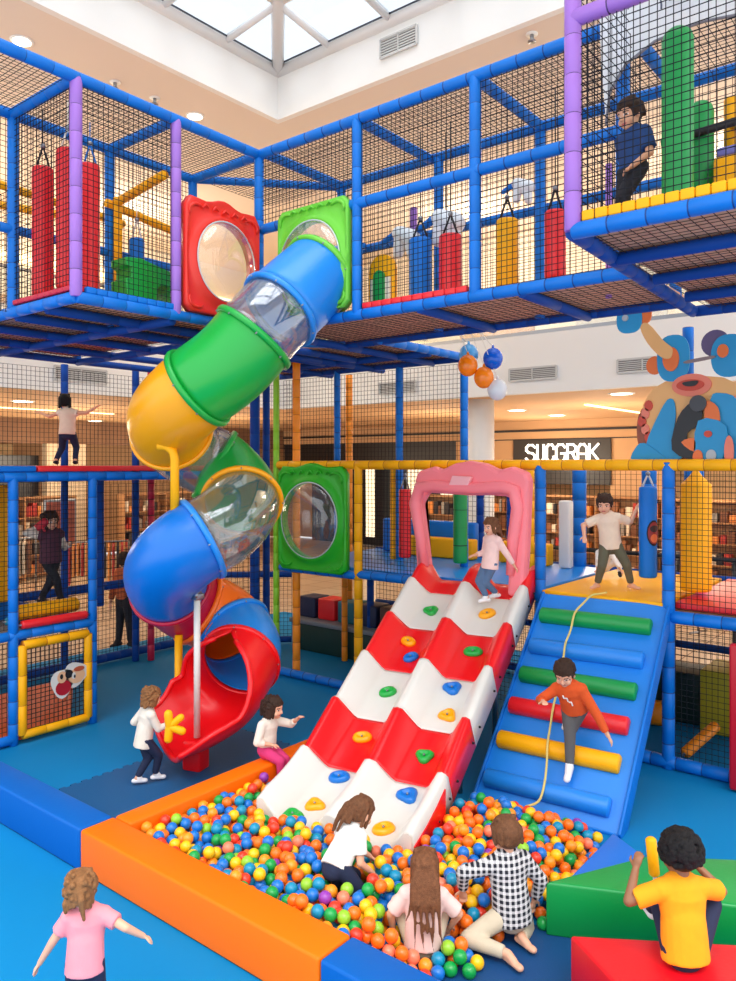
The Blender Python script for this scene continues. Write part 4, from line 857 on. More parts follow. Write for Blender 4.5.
def patch(mb, c, r, n, cx, cz, rx, rz, off, m, K=14):
    a0 = math.atan2(n.y, n.x); vs = [];
    P = lambda x, z: Vector((c.x + (r + off) * math.cos(a0 + x / r), c.y + (r + off) * math.sin(a0 + x / r), c.z + z))
    vs.append(P(cx, cz)); R1 = []
    for q in (.5, 1.0):
        for j in range(K): a = 2 * PI * j / K; vs.append(P(cx + rx * q * math.cos(a), cz + rz * q * math.sin(a)))
    fs = [(0, 1 + j, 1 + (j + 1) % K) for j in range(K)] + [(1 + j, 1 + K + j, 1 + K + (j + 1) % K, 1 + (j + 1) % K) for j in range(K)]
    mb.add(vs, fs, m)
pn = Vector((-.75, -.66, 0)); patch(mb, c_, .10, pn, 0.03, 0, .085, .15, .004, 0); patch(mb, c_, .10, pn, .03, .0, .07, .13, .007, 1); patch(mb, c_, .10, pn, .03, .05, .05, .04, .010, 2); patch(mb, c_, .10, pn, .03, -.06, .045, .05, .010, 3)
part(t, 'print', mb, [BLACK, mat('print_red', (150, 40, 44), .5), mat('print_dark', (50, 24, 30), .5), mat('print_orange', (226, 110, 60), .5)], 'round red print', recalc=False)
# things in the galleries
t = thing('arch_board', 'small arched yellow and white board with a green door in the upper right gallery', 'arch board', (6.45, 5.0, 4.82)); 
po = [(-.17, 0), (.17, 0), (.17, .42)] + [(.17 * math.cos(a), .42 + .17 * math.sin(a)) for a in [PI * i / 10 for i in range(1, 10)]] + [(-.17, .42)]
mb = MB(); mb.slab(po, (6.45, 4.98, 4.83), (0, -1, 0), (0, 0, 1), .06, 0, .012); part(t, 'board', mb, YEL)
mb = MB(); mb.slab([(-.13, .02), (.13, .02), (.13, .33), (-.13, .33)], (6.41, 4.98, 4.83), (0, -1, 0), (0, 0, 1), .03, 0); part(t, 'wall_print', mb, mat('cream_vinyl', (232, 224, 204), .5))
po2 = [(-.07, .06), (.07, .06), (.07, .34)] + [(.07 * math.cos(a), .34 + .07 * math.sin(a)) for a in [PI * i / 8 for i in range(1, 8)]] + [(-.07, .34)]; mb = MB(); mb.slab(po2, (6.385, 4.98, 4.83), (0, -1, 0), (0, 0, 1), .03, 0); part(t, 'door', mb, GREENV, 'green arched door')
t = thing('climbing_block', 'green studded climbing block with an arch in the upper left gallery', 'climbing block', (4.9, 7.0, 4.82)); 
po = [(-.28, 0), (.08, 0), (.08, .2)] + [(.165 + .085 * math.cos(a), .2 + .085 * math.sin(a)) for a in [PI - PI * i / 8 for i in range(1, 8)]] + [(.25, .2), (.25, 0), (.3, 0), (.3, .44), (-.12, .52), (-.3, .5), (-.3, .42), (-.24, .40), (-.24, .30), (-.3, .28)]
mb = MB(); mb.slab(po, (4.9, 7.0, 4.83), (1, 0, 0), (0, 0, 1), .28, 0, .012); part(t, 'block', mb, GRNPL); mb = MB()
for i in range(6):
    for j in range(4): mb.ell((4.9 - .24 + i * .09, 6.86, 5.08 + j * .06 - .02), (.014, .012, .014), 8, 5)
part(t, 'studs', mb, GRNPL)
PALEB = mat('pale_inflatable', (236, 240, 244), .45)
def inflatable(lab, c, s):
    t = thing('hanging_inflatable', lab, 'inflatable', c); c = Vector(c); mb = MB(); mb.cap(c + Vector((0, .08, .1)) * s, .10 * s, c + Vector((0, -.12, .0)) * s, .12 * s, 14); mb.cap(c + Vector((0, .06, .06)) * s, .09 * s, c + Vector((0, .1, -.16)) * s, .07 * s, 14); part(t, 'body', mb, PALEB)
    mb = MB(); mb.cap(c + Vector((0, -.1, -.04)) * s, .09 * s, c + Vector((0, -.13, -.22)) * s, .07 * s, 14); part(t, 'leg', mb, PALEB); mb = MB(); mb.cap(c + Vector((0, .16, .1)) * s, .05 * s, c + Vector((0, .36, .02)) * s, .04 * s, 12); part(t, 'fin', mb, BLUE, 'blue fin')
    mb = MB(); mb.tube(c + Vector((0, 0, .1)), (c.x, c.y, TP), .006, 6); part(t, 'string', mb, BLACK)
inflatable('white inflatable hanging above the arched yellow board', (7.0, 5.1, 5.72), .85); inflatable('white inflatable hanging over the blue and red bags', (7.0, 4.55, 5.78), .95); inflatable('small white inflatable hanging above the yellow bag', (7.2, 3.75, 6.05), .6)
# jutting module contents
def roundpost(lab, c, r, h, m): 
    t = thing('padded_column', lab, 'padded column', c); c = Vector(c); mb = MB(); zz = [0, .02, .05, h - .08, h - .03, h]; mb.rings([c + Vector((0, 0, q)) for q in zz], [r * .8, r * .95, r, r, r * .85, r * .5], 22); part(t, 'pad', mb, m); mb = MB(); mb.rings([c + Vector((0, 0, .02)), c + Vector((0, 0, .07))], [r * 1.02] * 2, 22); part(t, 'hem', mb, mat('lime_hem', (150, 200, 60), .5)); return t
t = roundpost('tall green padded column inside the jutting module right of the boy in navy', (5.46, 1.66, 4.83), .105, 1.36, GREENV)
t = roundpost('short green padded column behind the tall one in the jutting module', (6.15, 1.70, 4.83), .095, 1.12, GREENV)
mb = MB(); mb.tube((6.02, 1.95, 5.66), (6.05, 1.40, 5.70), .03); part(t, 'strap', mb, BLACK)
t = thing('soft_stool', 'yellow soft stool at the right edge of the jutting module', 'soft stool', (6.0, 1.2, 4.83)); part(t, 'body', MB().bx(5.9, 6.3, 1.05, 1.55, 4.83, 5.42, 0, .03), YEL); part(t, 'cushion', MB().bx(5.92, 6.28, 1.07, 1.53, 5.42, 5.49, 0, .02), mat('lilac_vinyl', (110, 110, 190), .5)); part(t, 'back_post', MB().rings([(6.25, 1.5, 5.42), (6.25, 1.5, 5.95)], .06, 16), YEL); mb = MB(); mb.rings([(6.2, 1.48, 5.75), (6.1, 1.3, 5.7), (6.05, 1.1, 5.6)], .045, 14); part(t, 'arm', mb, YEL)
# curved printed plastic sheet under the module roof
t = thing('plastic_sheet', 'pale printed plastic sheet arching above the boy in navy', 'plastic sheet', (5.4, 1.4, 6.2)); mb = MB(); K = 16; vs = []; fs = []
PTS = [(2.36, 5.9), (2.33, 6.15), (2.2, 6.33), (1.98, 6.43), (1.65, 6.46), (1.4, 6.42), (.5, 6.32)]
for side in (0, 1):
    for y, z in PTS: vs += [(5.95 + side * .006, y, z), (5.85 + side * .006, y, z + .45), (5.72 + side * .006, y, 7.7)]
n_ = len(PTS)
for s_ in (0, 1):
    for i in range(n_ - 1):
        for j in (0, 1): a = s_ * n_ * 3 + i * 3 + j; fs.append((a, a + 1, a + 4, a + 3))
mb.add(vs, fs); part(t, 'sheet', mb, glass_mat('milky_sheet', (.95, .97, 1.0), .06, .2, .80, (246, 248, 252)), recalc=False)
mb = MB(); mb.rings([(5.95, y, z - .005) for y, z in PTS], .012, 8); part(t, 'hem', mb, mat('sheet_hem', (120, 120, 130), .6))
mb = MB(); rg = random.Random(5)
for k in range(9):
    y = rg.uniform(.8, 2.0); z = rg.uniform(6.5, 7.1); p = [(5.80, y, z)]
    for q in range(4): y += rg.uniform(-.12, .12); z += rg.uniform(-.02, .14); p.append((5.78, y, z))
    mb.rings(p, .008, 6)
part(t, 'print', mb, mat('sheet_ink', (90, 100, 120), .6))
# ---------------------------------------------------------------- painted cut-out figure behind the yellow rail
t = thing('cutout_figure', 'large painted cut-out figure with blue mitts standing behind the yellow rail', 'cut-out figure', (8.55, 2.7, 3.2))
OC = Vector((8.5, 2.42, 3.24)); eX = Vector((0, -1, 0)); eZ = Vector((0, 0, 1))
def soft(pts, k=3):
    if len(pts) > 11: return pts
    out_ = []; n_ = len(pts)
    for i in range(n_):
        a, b, c, d = [Vector((*pts[(i + o_) % n_], 0)) for o_ in (-1, 0, 1, 2)]
        for q in range(k):
            f = q / k; e = .5 * ((2 * b) + (c - a) * f + (2 * a - 5 * b + 4 * c - d) * f * f + (3 * b - 3 * c + d - a) * f ** 3); out_.append((e.x, e.y))
    return out_
def fig(nm, layers, lab=None):
    mb = MB(); ms = []
    for i, (pts, m, d) in enumerate(layers):
        if m not in ms: ms.append(m)
        mb.slab(soft(pts), OC - Vector((d, 0, 0)), eX, eZ, .018, ms.index(m), 0)
    return part(t, nm, mb, ms, lab)
CB = mat('cut_blue', (20, 140, 190), .5, .1, 40, var=.06); CT = mat('cut_tan', (230, 170, 104), .5, var=.05); CBR = mat('cut_brown', (150, 74, 46), .5, var=.12); CO = mat('cut_orange', (226, 108, 44), .5); CR = mat('cut_red', (196, 62, 40), .5); CK = mat('cut_black', (26, 24, 28), .5); CPK = mat('cut_pink', (226, 120, 96), .5); CPU = mat('cut_purple', (92, 74, 110), .5); CGR = mat('cut_grey', (170, 176, 180), .5)
S_ = 1.0
fig('body', [(oval(.60, .42, 40, .0, .34, 2.6), CBR, 0), ([(-.52, .62), (-.28, .86), (.3, .86), (.55, .6), (.5, .3), (.3, .1), (-.3, .1), (-.5, .3)], CT, .02), (oval(.20, .12, 24, -.01, .80), CPK, .04), (oval(.14, .06, 20, -.02, .80), CR, .055), ([(-.09, .83), (.06, .84), (.03, .79), (-.06, .79)], CK, .07)])
fig('side_panel', [([(-.50, .12), (-.30, .60), (-.20, .66), (-.17, .5), (-.18, .3), (-.08, .06), (-.3, .0)], CB, .04)], 'blue side panel')
fig('side_panel', [([(.18, .64), (.28, .7), (.44, .62), (.52, .3), (.46, .06), (.30, .0), (.20, .2)], CB, .04)], 'blue side panel')
for i in range(6): fig('spot', [(oval(.045, .06, 12, -.53 + .035 * abs(i - 3), .18 + i * .085), [CPK, CR][i % 2], .035)])
for i in range(6): fig('spot', [(oval(.045, .05, 12, .52 - .03 * abs(i - 3), .62 - i * .09), [CPK, CR][i % 2], .035)])
fig('dark_arm', [([(-.20, .12), (-.14, .46), (.0, .62), (.1, .62), (.09, .40), (-.04, .3), (-.02, .16), (.10, .06), (.06, .0)], CK, .07), ([(-.1, .2), (.03, .24), (.03, .1)], CO, .085)])
fig('inner_panel', [([(.07, .42), (.34, .36), (.3, .02), (.05, -.02)], CB, .085), ([(.15, .62), (.26, .55), (.27, .38), (.14, .4)], CO, .08), (oval(.04, .035, 14, .17, .28), CR, .10), (oval(.05, .06, 14, .2, .06), CGR, .10), (oval(.05, .08, 14, .07, .04), CO, .105), (oval(.045, .16, 16, .37, .1), CPK, .095)])
fig('knob', [(oval(.085, .085, 20, .07, .60), mat('cut_dark_grey', (60, 60, 64), .5), .10)])
fig('mitt', [(oval(.17, .25, 28, -.20, 1.10, 2.6), CB, .03), (oval(.085, .13, 22, -.22, 1.09), CO, .05)], 'blue mitt with an orange patch')
fig('mitt', [(oval(.18, .22, 28, .36, 1.08, 2.4), CB, .03), (oval(.14, .14, 22, .22, 1.22), CPU, .015), (oval(.055, .07, 18, .30, 1.13), CO, .05)], 'blue mitt with a purple cuff')
fig('patch', [(oval(.09, .10, 20, -.40, 1.04), CO, .02)], 'orange patch')
fig('raised_arm', [([(-.54, 1.46), (-.46, 1.5), (-.3, 1.3), (-.2, 1.2), (-.22, 1.1), (-.32, 1.12), (-.46, 1.28)], CT, .06)])
fig('raised_mitt', [(oval(.14, .15, 24, -.66, 1.56, 2.6), CB, .07), (oval(.08, .12, 20, -.5, 1.62, 2.5), CO, .05), (oval(.035, .035, 12, -.7, 1.58), CGR, .085)], 'raised blue mitt')
fig('link', [([(-.06, 1.06), (.2, 1.09), (.2, 1.06), (-.06, 1.03)], mat('cut_greybrown', (130, 110, 110), .5), .05)])
fig('wing', [([(.5, 1.36), (.7, 1.42), (.76, 1.1), (.6, 1.0), (.52, 1.1)], mat('cut_pale_blue', (170, 200, 220), .5), .0)], 'pale wing')
fig('base_foot', [([(-.62, .0), (-.6, .14), (-.5, .2), (-.3, .06), (-.2, .0)], CB, .055)], 'blue foot')
# balloons
for i, (c, m, lab) in enumerate((((7.93, 4.5, 4.44), (10, 92, 206), 'dark blue balloon at the top of the balloon bunch'), ((7.85, 4.78, 4.50), (90, 170, 226), 'pale blue balloon at the back of the balloon bunch'), ((7.75, 4.73, 4.36), (255, 130, 12), 'upper orange balloon of the balloon bunch'), ((7.86, 4.58, 4.22), (255, 134, 16), 'lower orange balloon of the balloon bunch'), ((7.96, 4.46, 4.08), (222, 222, 224), 'grey-white balloon at the bottom of the balloon bunch'))):
    t = thing('balloon', lab, 'balloon', c, 0, 'bunch of balloons under the upper gallery'); c = Vector(c); mb = MB(); mb.ell(c, (.115, .115, .128), 20, 14); part(t, 'skin', mb, mat('balloon_%d' % i, m, .22)); mb = MB(); mb.cap(c + Vector((0, 0, .12)), .02, c + Vector((0, 0, .15)), .012, 8); part(t, 'knot', mb, MATS['balloon_%d' % i]); mb = MB(); mb.tube(c + Vector((0, 0, .14)), (7.6 + .02 * i, c.y + .02 * i, D3 - .02), .004, 5); part(t, 'string', mb, WHITEROPE)
# ---------------------------------------------------------------- under the right deck
GREY = mat('grey_ledge', (120, 124, 132), .5); DGR = mat('dark_green_vinyl', (10, 50, 44), .5); NAVY = mat('navy_box', (22, 36, 74), .5)
t = thing('bench', 'low dark green bench with a grey top under the green porthole panel', 'bench', (10.05, 8.3, 0)); part(t, 'body', MB().bx(9.7, 10.4, 7.0, 9.5, .0, .46, 0, .02), DGR); part(t, 'top', MB().bx(9.66, 10.44, 6.96, 9.54, .46, .54, 0, .02), GREY)
for i, (y, m, lab) in enumerate(((9.55, NAVY, 'navy soft cube at the left end of the low bench'), (9.1, REDV, 'red soft cube on the low bench'), (8.65, mat('teal_cube', (20, 110, 130), .5), 'teal soft cube on the low bench'), (8.2, NAVY, 'navy soft cube in the middle of the low bench'), (7.75, mat('brown_cube', (96, 64, 56), .5), 'brown soft cube on the low bench'))):
    solo('soft_cube', lab, 'soft cube', MB().bx(9.85, 10.25, y - .45, y - .07, .541, .90, 0, .03), m, (10.05, y - .25, .54))
solo('soft_board', 'bright green board behind the orange post under the right deck', 'board', MB().bx(11.62, 11.68, 7.2, 7.9, .0, 1.6, 0, .01), LGRNPL, (11.65, 7.5, 0))
roller('orange padded bar lying aslant behind the net at the lower right', (8.66, 2.56, .075), (9.12, 2.36, .30), .06, PADM['o'][0], 'padded bar', 'padded_bar'); roller('short orange padded roller behind the lower right blue post', (9.55, 3.42, .16), (9.65, 3.02, .16), .15, PADM['o'][0], 'padded bar', 'padded_bar')
roller('yellow padded bar sloping up behind the lower right net', (9.5, 1.9, .35), (10.5, 1.35, .8), .07, PADM['y'][0], 'padded bar', 'padded_bar')
solo('soft_block', 'dark green soft block under the lower right deck', 'foam block', MB().bx(9.9, 10.5, 2.75, 3.4, .0, .62, 0, .03), DGR, (10.2, 3.1, 0)); solo('soft_block', 'yellow-green soft block under the lower right deck', 'foam block', MB().bx(9.7, 10.4, 2.1, 2.7, .0, .75, 0, .03), mat('olive_vinyl', (196, 176, 30), .5), (10.05, 2.4, 0)); solo('soft_block', 'dark red soft block under the lower right deck', 'foam block', MB().bx(9.7, 10.3, .95, 1.35, .0, .5, 0, .03), mat('wine_vinyl', (140, 14, 40), .5), (10, 1.2, 0))
t = thing('padded_wall', 'red padded upright panel at the right edge of the lower right net', 'padded board', (8.15, 1.72, 0)); part(t, 'pad', MB().bx(8.1, 8.2, 1.2, 1.98, .02, 1.45, 0, .03), mat('deep_red_vinyl', (200, 10, 36), .4)); part(t, 'white_patch', MB().bx(8.085, 8.1, 1.5, 1.72, .2, .5), WHITEPL, 'white patch')
# padded play walls seen through the arch
for lab, x0, x1, y0, y1, z0, z1, m in (('yellow soft wall with pale top behind the red hanging bag', 10.1, 10.3, 6.1, 7.6, 1.68, 2.06, YEL), ('blue soft wall behind the red hanging bag', 10.35, 10.5, 6.2, 8.0, 1.68, 2.3, BLUE), ('yellow soft wall behind the pink arch', 10.2, 10.4, 4.9, 5.7, 1.68, 2.06, YEL), ('white padded pillar seen through the right half of the pink arch', 10.15, 10.3, 4.55, 4.72, 1.68, 2.7, WHITEPL)):
    solo('soft_wall', lab, 'soft wall', MB().bx(x0, x1, y0, y1, z0 + .07, z1, 0, .03), m, ((x0 + x1) / 2, (y0 + y1) / 2, z0))
# ---------------------------------------------------------------- people
AR, AA = Vector((.6262, -.7797, 0)), Vector((.7797, .6262, 0))
OBST = []
def remeshed(name, mb, vox, smooth, mats, parent):
    me = mb.mesh(name, mats, (0, 0, 0)); o = bpy.data.objects.new(name, me); COL.objects.link(o)
    r = o.modifiers.new('r', 'REMESH'); r.mode = 'VOXEL'; r.voxel_size = vox; r.use_smooth_shade = True
    if smooth: s = o.modifiers.new('s', 'SMOOTH'); s.factor = .5; s.iterations = smooth
    dg = bpy.context.evaluated_depsgraph_get(); me2 = bpy.data.meshes.new_from_object(o.evaluated_get(dg), preserve_all_data_layers=False, depsgraph=dg)
    o.modifiers.clear(); o.data = me2; bpy.data.meshes.remove(me); me2.name = name
    if not me2.materials:
        for m in mats: me2.materials.append(m)
    o.parent = parent; return o
def ik(A, T, l1, l2, pole):
    d = T - A; L = d.length; mx = (l1 + l2) * .999
    if L > mx: f = L / mx; l1 *= f; l2 *= f
    w = d.normalized(); a = (l1 * l1 - l2 * l2 + L * L) / (2 * L); h = math.sqrt(max(0, l1 * l1 - a * a)); p = Vector(pole); p = p - w * p.dot(w)
    p = p.normalized() if p.length > 1e-5 else Vector((0, 0, 1)); return A + w * a + p * h
SKIN = {'light': mat('skin_light', (230, 170, 138), .5), 'tan': mat('skin_tan', (222, 164, 130), .5), 'brown': mat('skin_brown', (150, 98, 66), .5)}
EYEW = mat('eye_white', (240, 238, 232), .3); EYED = mat('eye_dark', (44, 30, 24), .3); LIP = mat('lip', (196, 96, 90), .45); BROW = mat('brow', (76, 52, 38), .7)
def hairmat(n, c): return mat('hair_' + n, c, .65, .8, 160, spec=.25, var=.3, vscale=45)
HAIR = {'brown': hairmat('brown', (112, 72, 46)), 'dark': hairmat('dark', (58, 38, 28)), 'black': hairmat('black', (24, 20, 20)), 'curlbrown': hairmat('curlbrown', (142, 96, 58)), 'long': hairmat('long', (120, 74, 46))}
def cloth(n, c, bump=.25): return mat('cloth_' + n, c, .85, bump, 260, var=.05, vscale=14)
def person(label, base, s, P, N, C, F, S, HL, HR, FL, FR, eL=(-.3, -.1, -1), eR=(.3, -.1, -1), kL=(0, 1, .2), kR=(0, 1, .2), fd=None, skin='light', shirt=None, sleeve=.55, pants=None, foot=None, footlen=1.0, hair='brown', style='short', tails=(), hs=1.0, vest=None, shirtdrop=.0, curl=0, fdL=None, fdR=None, legs=True):
    """joints in metres from the base along (photo right, away, up); F = facing, S = own right"""
    t = thing('person', label, 'person', base); B = Vector(base)
    def W(q): q = Vector(q); return AR * q.x + AA * q.y + Vector((0, 0, q.z))
    P, N, C, HL, HR, FL, FR = [W(q) for q in (P, N, C, HL, HR, FL, FR)]; F = W(F).normalized(); S = W(S); S.z = 0; S.normalize()
    eL, eR, kL, kR = [W(q) for q in (eL, eR, kL, kR)]
    hu = (Vector((0, 0, 1)) - F * F.z).normalized(); hx = F.cross(hu); 
    Mh = Matrix((hx, F, hu)).transposed(); h = s * hs
    H = lambda x, y, z: C + Mh @ (Vector((x, y, z)) * h)
    fwd = Vector((0, 0, 1)).cross(S); 
    up = (N - P).normalized(); Sx = (S - up * S.dot(up)).normalized()
    shL = N - Sx * .098 * s - up * .035 * s; shR = N + Sx * .098 * s - up * .035 * s; hpL = P - Sx * .052 * s; hpR = P + Sx * .052 * s
    ELb = ik(shL, HL, .165 * s, .145 * s, eL); ERb = ik(shR, HR, .165 * s, .145 * s, eR); KL = ik(hpL, FL, .235 * s, .225 * s, kL); KR = ik(hpR, FR, .235 * s, .225 * s, kR)
    mid = P.lerp(N, .45); ch = P.lerp(N, .78)
    def torso(mb, g, lo=0.0):
        g = g + (.006 if lo else 0)
        mb.cap(P - up * lo, (.088 + g + (.008 if lo else 0)) * s, mid, (.086 + g) * s, 18, side=Sx, flat=.76 + (.06 if lo else 0), e0=not g); mb.cap(mid, (.086 + g) * s, ch, (.098 + g) * s, 18, side=Sx, flat=.68); mb.cap(ch, (.098 + g) * s, N - up * .02 * s, (.06 + g) * s, 18, side=Sx, flat=.7)
        for sh in (shL, shR): mb.cap(ch.lerp(N, .5), (.05 + g) * s, sh, (.034 + g) * s, 12)
    # body
    b = MB(); torso(b, 0)
    b.cap(N - up * .03 * s, .038 * s, H(0, -.018, -.06), .033 * s, 12)
    b.ell(H(0, -.006, .022), (.073 * h, .087 * h, .084 * h), 20, 14, M=Mh); b.ell(H(0, .020, -.030), (.058 * h, .058 * h, .066 * h), 18, 12, M=Mh); b.ell(H(0, .045, -.072), (.026 * h, .026 * h, .02 * h), 12, 8, M=Mh)
    for sx in (-1, 1): b.ell(H(sx * .032, .05, -.035), (.026 * h, .024 * h, .026 * h), 12, 8, M=Mh); b.ell(H(sx * .073, -.006, -.012), (.012 * h, .018 * h, .026 * h), 10, 8, M=Mh)
    b.cap(H(0, .076, .002), .007 * h, H(0, .088, -.024), .0115 * h, 10)
    def hand(wr, el, side):
        d = (wr - el).normalized(); pz = Vector((0, 0, -1)); pz = pz - d * pz.dot(d); pz = pz.normalized() if pz.length > .05 else fwd; sd = d.cross(pz) * side
        b.cap(wr, .016 * s, wr + d * .04 * s, .024 * s, 12, side=sd, flat=.55); kn = wr + d * .048 * s
        for i, ln in enumerate((.030, .035, .033, .026)):
            o = kn + sd * (.0175 - .0117 * i) * s; m1 = o + (d * .9 + pz * .25 + sd * (.12 - .08 * i)) * ln * .6 * s; b.cap(o - d * .012 * s, .0068 * s, m1, .0063 * s, 8); b.cap(m1, .0063 * s, m1 + (d * .65 + pz * .6) * ln * .55 * s, .0055 * s, 8)
        o = wr + d * .016 * s + sd * .018 * s; m1 = o + (d * .5 + sd * .75 + pz * .2) * .03 * s; b.cap(o, .009 * s, m1, .0075 * s, 8); b.cap(m1, .0075 * s, m1 + (d * .8 + sd * .2 + pz * .3) * .02 * s, .0062 * s, 8)
    for sh, el, hd, sd in ((shL, ELb, HL, 1), (shR, ERb, HR, -1)):
        b.cap(sh, .033 * s, el, .0265 * s, 12); b.cap(el, .0265 * s, hd, .0175 * s, 12); hand(hd, el, sd)
    fdl = W(fdL).normalized() if fdL else (W(fd).normalized() if fd else fwd); fdr = W(fdR).normalized() if fdR else (W(fd).normalized() if fd else fwd)
    for hp, kn, ft, fdir in ((hpL, KL, FL, fdl), (hpR, KR, FR, fdr)):
        b.cap(hp, .052 * s, kn, .037 * s, 14); b.cap(kn, .037 * s, ft, .0235 * s, 12)
        hl = ft - fdir * .022 * s - Vector((0, 0, .022 * s)); toe = ft + fdir * .085 * s - Vector((0, 0, .03 * s)); b.cap(hl, .024 * s, toe, .023 * s, 12, side=fdir.cross(Vector((0, 0, 1))), flat=.75); b.cap(ft, .024 * s, ft + fdir * .04 * s - Vector((0, 0, .02 * s)), .024 * s, 10)
    o = remeshed('body', b, .0052 * max(s, 1), 3, [SKIN[skin], EYEW, EYED, LIP, BROW], t)
    me = o.data; n = len(me.polygons); cs = np.empty(n * 3, np.float32); me.polygons.foreach_get('center', cs); cs = cs.reshape(-1, 3)
    Q = (cs - np.array(C)) @ np.array(Mh) / h; mi = np.zeros(n, np.int32); fr = Q[:, 1] > .035
    ax = np.abs(Q[:, 0])
    mi[fr & (((ax - .030) / .015) ** 2 + ((Q[:, 2] - .002) / .0068) ** 2 < 1)] = 1; mi[fr & (((ax - .030) / .0085) ** 2 + ((Q[:, 2] - .002) / .0075) ** 2 < 1)] = 2
    mi[fr & ((Q[:, 0] / .022) ** 2 + ((Q[:, 2] + .051) / .007) ** 2 < 1)] = 3; mi[fr & (np.abs(Q[:, 2] - .021 + (ax - .03) ** 2 * 6) < .0042) & (ax > .014) & (ax < .048)] = 4
    me.polygons.foreach_set('material_index', mi); me.update()
    # clothes
    if shirt:
        c = MB(); torso(c, .014, shirtdrop)
        for sh, el, hd in ((shL, ELb, HL), (shR, ERb, HR)):
            if sleeve <= 1: c.cap(sh, .048 * s, sh.lerp(el, sleeve), .050 * s if sleeve > .1 else .045 * s, 14, e1=False)
            else: c.cap(sh, .048 * s, el, .040 * s, 14); c.cap(el, .040 * s, el.lerp(hd, sleeve - 1), .031 * s, 14, e1=False)
        remeshed('shirt', c, .008 * max(s, 1), 4, [shirt], t)
    if vest:
        c = MB(); torso(c, .026, shirtdrop); remeshed('vest', c, .009, 4, [vest], t)
    if pants:
        c = MB(); c.cap(P - up * .01, .098 * s, P + up * .05 * s, .092 * s, 18, side=Sx, flat=.76, e1=False)
        for hp, kn, ft in ((hpL, KL, FL), (hpR, KR, FR)): c.cap(hp, .064 * s, kn, .047 * s, 14); c.cap(kn, .047 * s, kn.lerp(ft, .90 * footlen), .035 * s, 14, e1=False)
        remeshed('trousers', c, .008 * max(s, 1), 4, [pants], t)
    if foot:
        for ft, kn, fdir in ((FL, KL, fdl), (FR, KR, fdr)):
            c = MB(); hl = ft - fdir * .022 * s - Vector((0, 0, .020 * s)); toe = ft + fdir * .088 * s - Vector((0, 0, .028 * s)); c.cap(hl, .031 * s, toe, .029 * s, 12, side=fdir.cross(Vector((0, 0, 1))), flat=.8); c.cap(ft.lerp(kn, .14), .033 * s, ft + fdir * .04 * s - Vector((0, 0, .02 * s)), .031 * s, 12, e0=False)
            remeshed('sock', c, .007 * max(s, 1), 3, [foot], t)
    # hair
    c = MB(); rg = random.Random(len(label) * 7 + 3)
    if style == 'afro':
        for i in range(420):
            a = rg.uniform(0, 2 * PI); z = rg.uniform(-.45, 1); q = math.sqrt(max(0, 1 - z * z)); x, y = q * math.cos(a), q * math.sin(a)
            if y > .45 and z < .45: continue
            c.ell(H(x * .094, -.02 + y * .10, .034 + z * .098), rg.uniform(.011, .017) * h, 8, 6)
        c.ell(H(0, -.024, .03), (.086 * h, .09 * h, .086 * h), 18, 12, M=Mh)
    else:
        c.ell(H(0, -.026, .036), (.0815 * h, .087 * h, .080 * h), 20, 14, M=Mh); c.ell(H(0, -.038, .008 if style == 'short' else -.005), (.074 * h, .064 * h, .062 * h), 16, 10, M=Mh)
        if style in ('short', 'bob'):
            c.ell(H(0, .004, .066), (.068 * h, .070 * h, .052 * h), 16, 10, M=Mh)
            for i in range(19):
                x = -.068 + .136 * i / 18; y0_ = .062 - x * x * 7; c.cap(H(x * .8, y0_ - .045, .105), .014 * h, H(x + rg.uniform(-.006, .006), y0_ + .012, .052 + rg.uniform(-.008, .006)), .009 * h, 8)
        for i in range(26):
            a = rg.uniform(.55, 2 * PI - .55) + PI / 2; L_ = -.012 if style == 'short' else -.075; x, y = .074 * math.cos(a), -.02 + .08 * math.sin(a)
            c.cap(H(x * .95, y, .05), .018 * h, H(x * 1.06, y - .006, L_ + rg.uniform(-.015, .015)), .010 * h, 8)
        if curl:
            for i in range(curl):
                a = rg.uniform(.7, 2 * PI - .7) + PI / 2; z = rg.uniform(-.8, .9); q = math.sqrt(1 - min(1, z * z) * .8); c.ell(H(.088 * math.cos(a) * q, -.026 + .095 * math.sin(a) * q, .022 + z * .096), rg.uniform(.011, .020) * h, 8, 6)
    for tl in tails:
        pts, r0, r1 = tl; K = len(pts)
        for i in range(K - 1): ra = r0 + (r1 - r0) * i / (K - 1); rb = r0 + (r1 - r0) * (i + 1) / (K - 1); c.cap(H(*pts[i]), ra * h, H(*pts[i + 1]), rb * h, 10)
    remeshed('hair', c, (.0042 if curl or style == 'afro' else .0055) * max(h, 1), 1, [HAIR[hair]], t)
    for a, q, r in ((P, N, .10), (N, C, .09), (C, C + hu * .02, .10), (shL, ELb, .045), (ELb, HL, .04), (shR, ERb, .045), (ERb, HR, .04), (hpL, KL, .06), (KL, FL, .045), (hpR, KR, .06), (KR, FR, .045), (FL, FL + fdl * .08, .04), (FR, FR + fdr * .08, .04)): OBST.append((B + a, B + q, r * s))
    return t, dict(HL=B + HL, HR=B + HR, N=B + N, P=B + P, S=Sx, up=up, fwd=fwd, C=B + C, H=lambda x, y, z: B + H(x, y, z), Mh=Mh, h=h)
PLAID = bpy.data.materials.new('cloth_plaid'); PLAID.use_nodes = True
_nt = PLAID.node_tree; _b = _nt.nodes['Principled BSDF']; _b.inputs['Roughness'].default_value = .85; _tc = _nt.nodes.new('ShaderNodeTexCoord'); _sp = _nt.nodes.new('ShaderNodeSeparateXYZ'); _mp = _nt.nodes.new('ShaderNodeMapping'); _mp.inputs['Rotation'].default_value = (0, 0, math.radians(51)); _nt.links.new(_tc.outputs['Object'], _mp.inputs['Vector']); _nt.links.new(_mp.outputs[0], _sp.inputs[0])
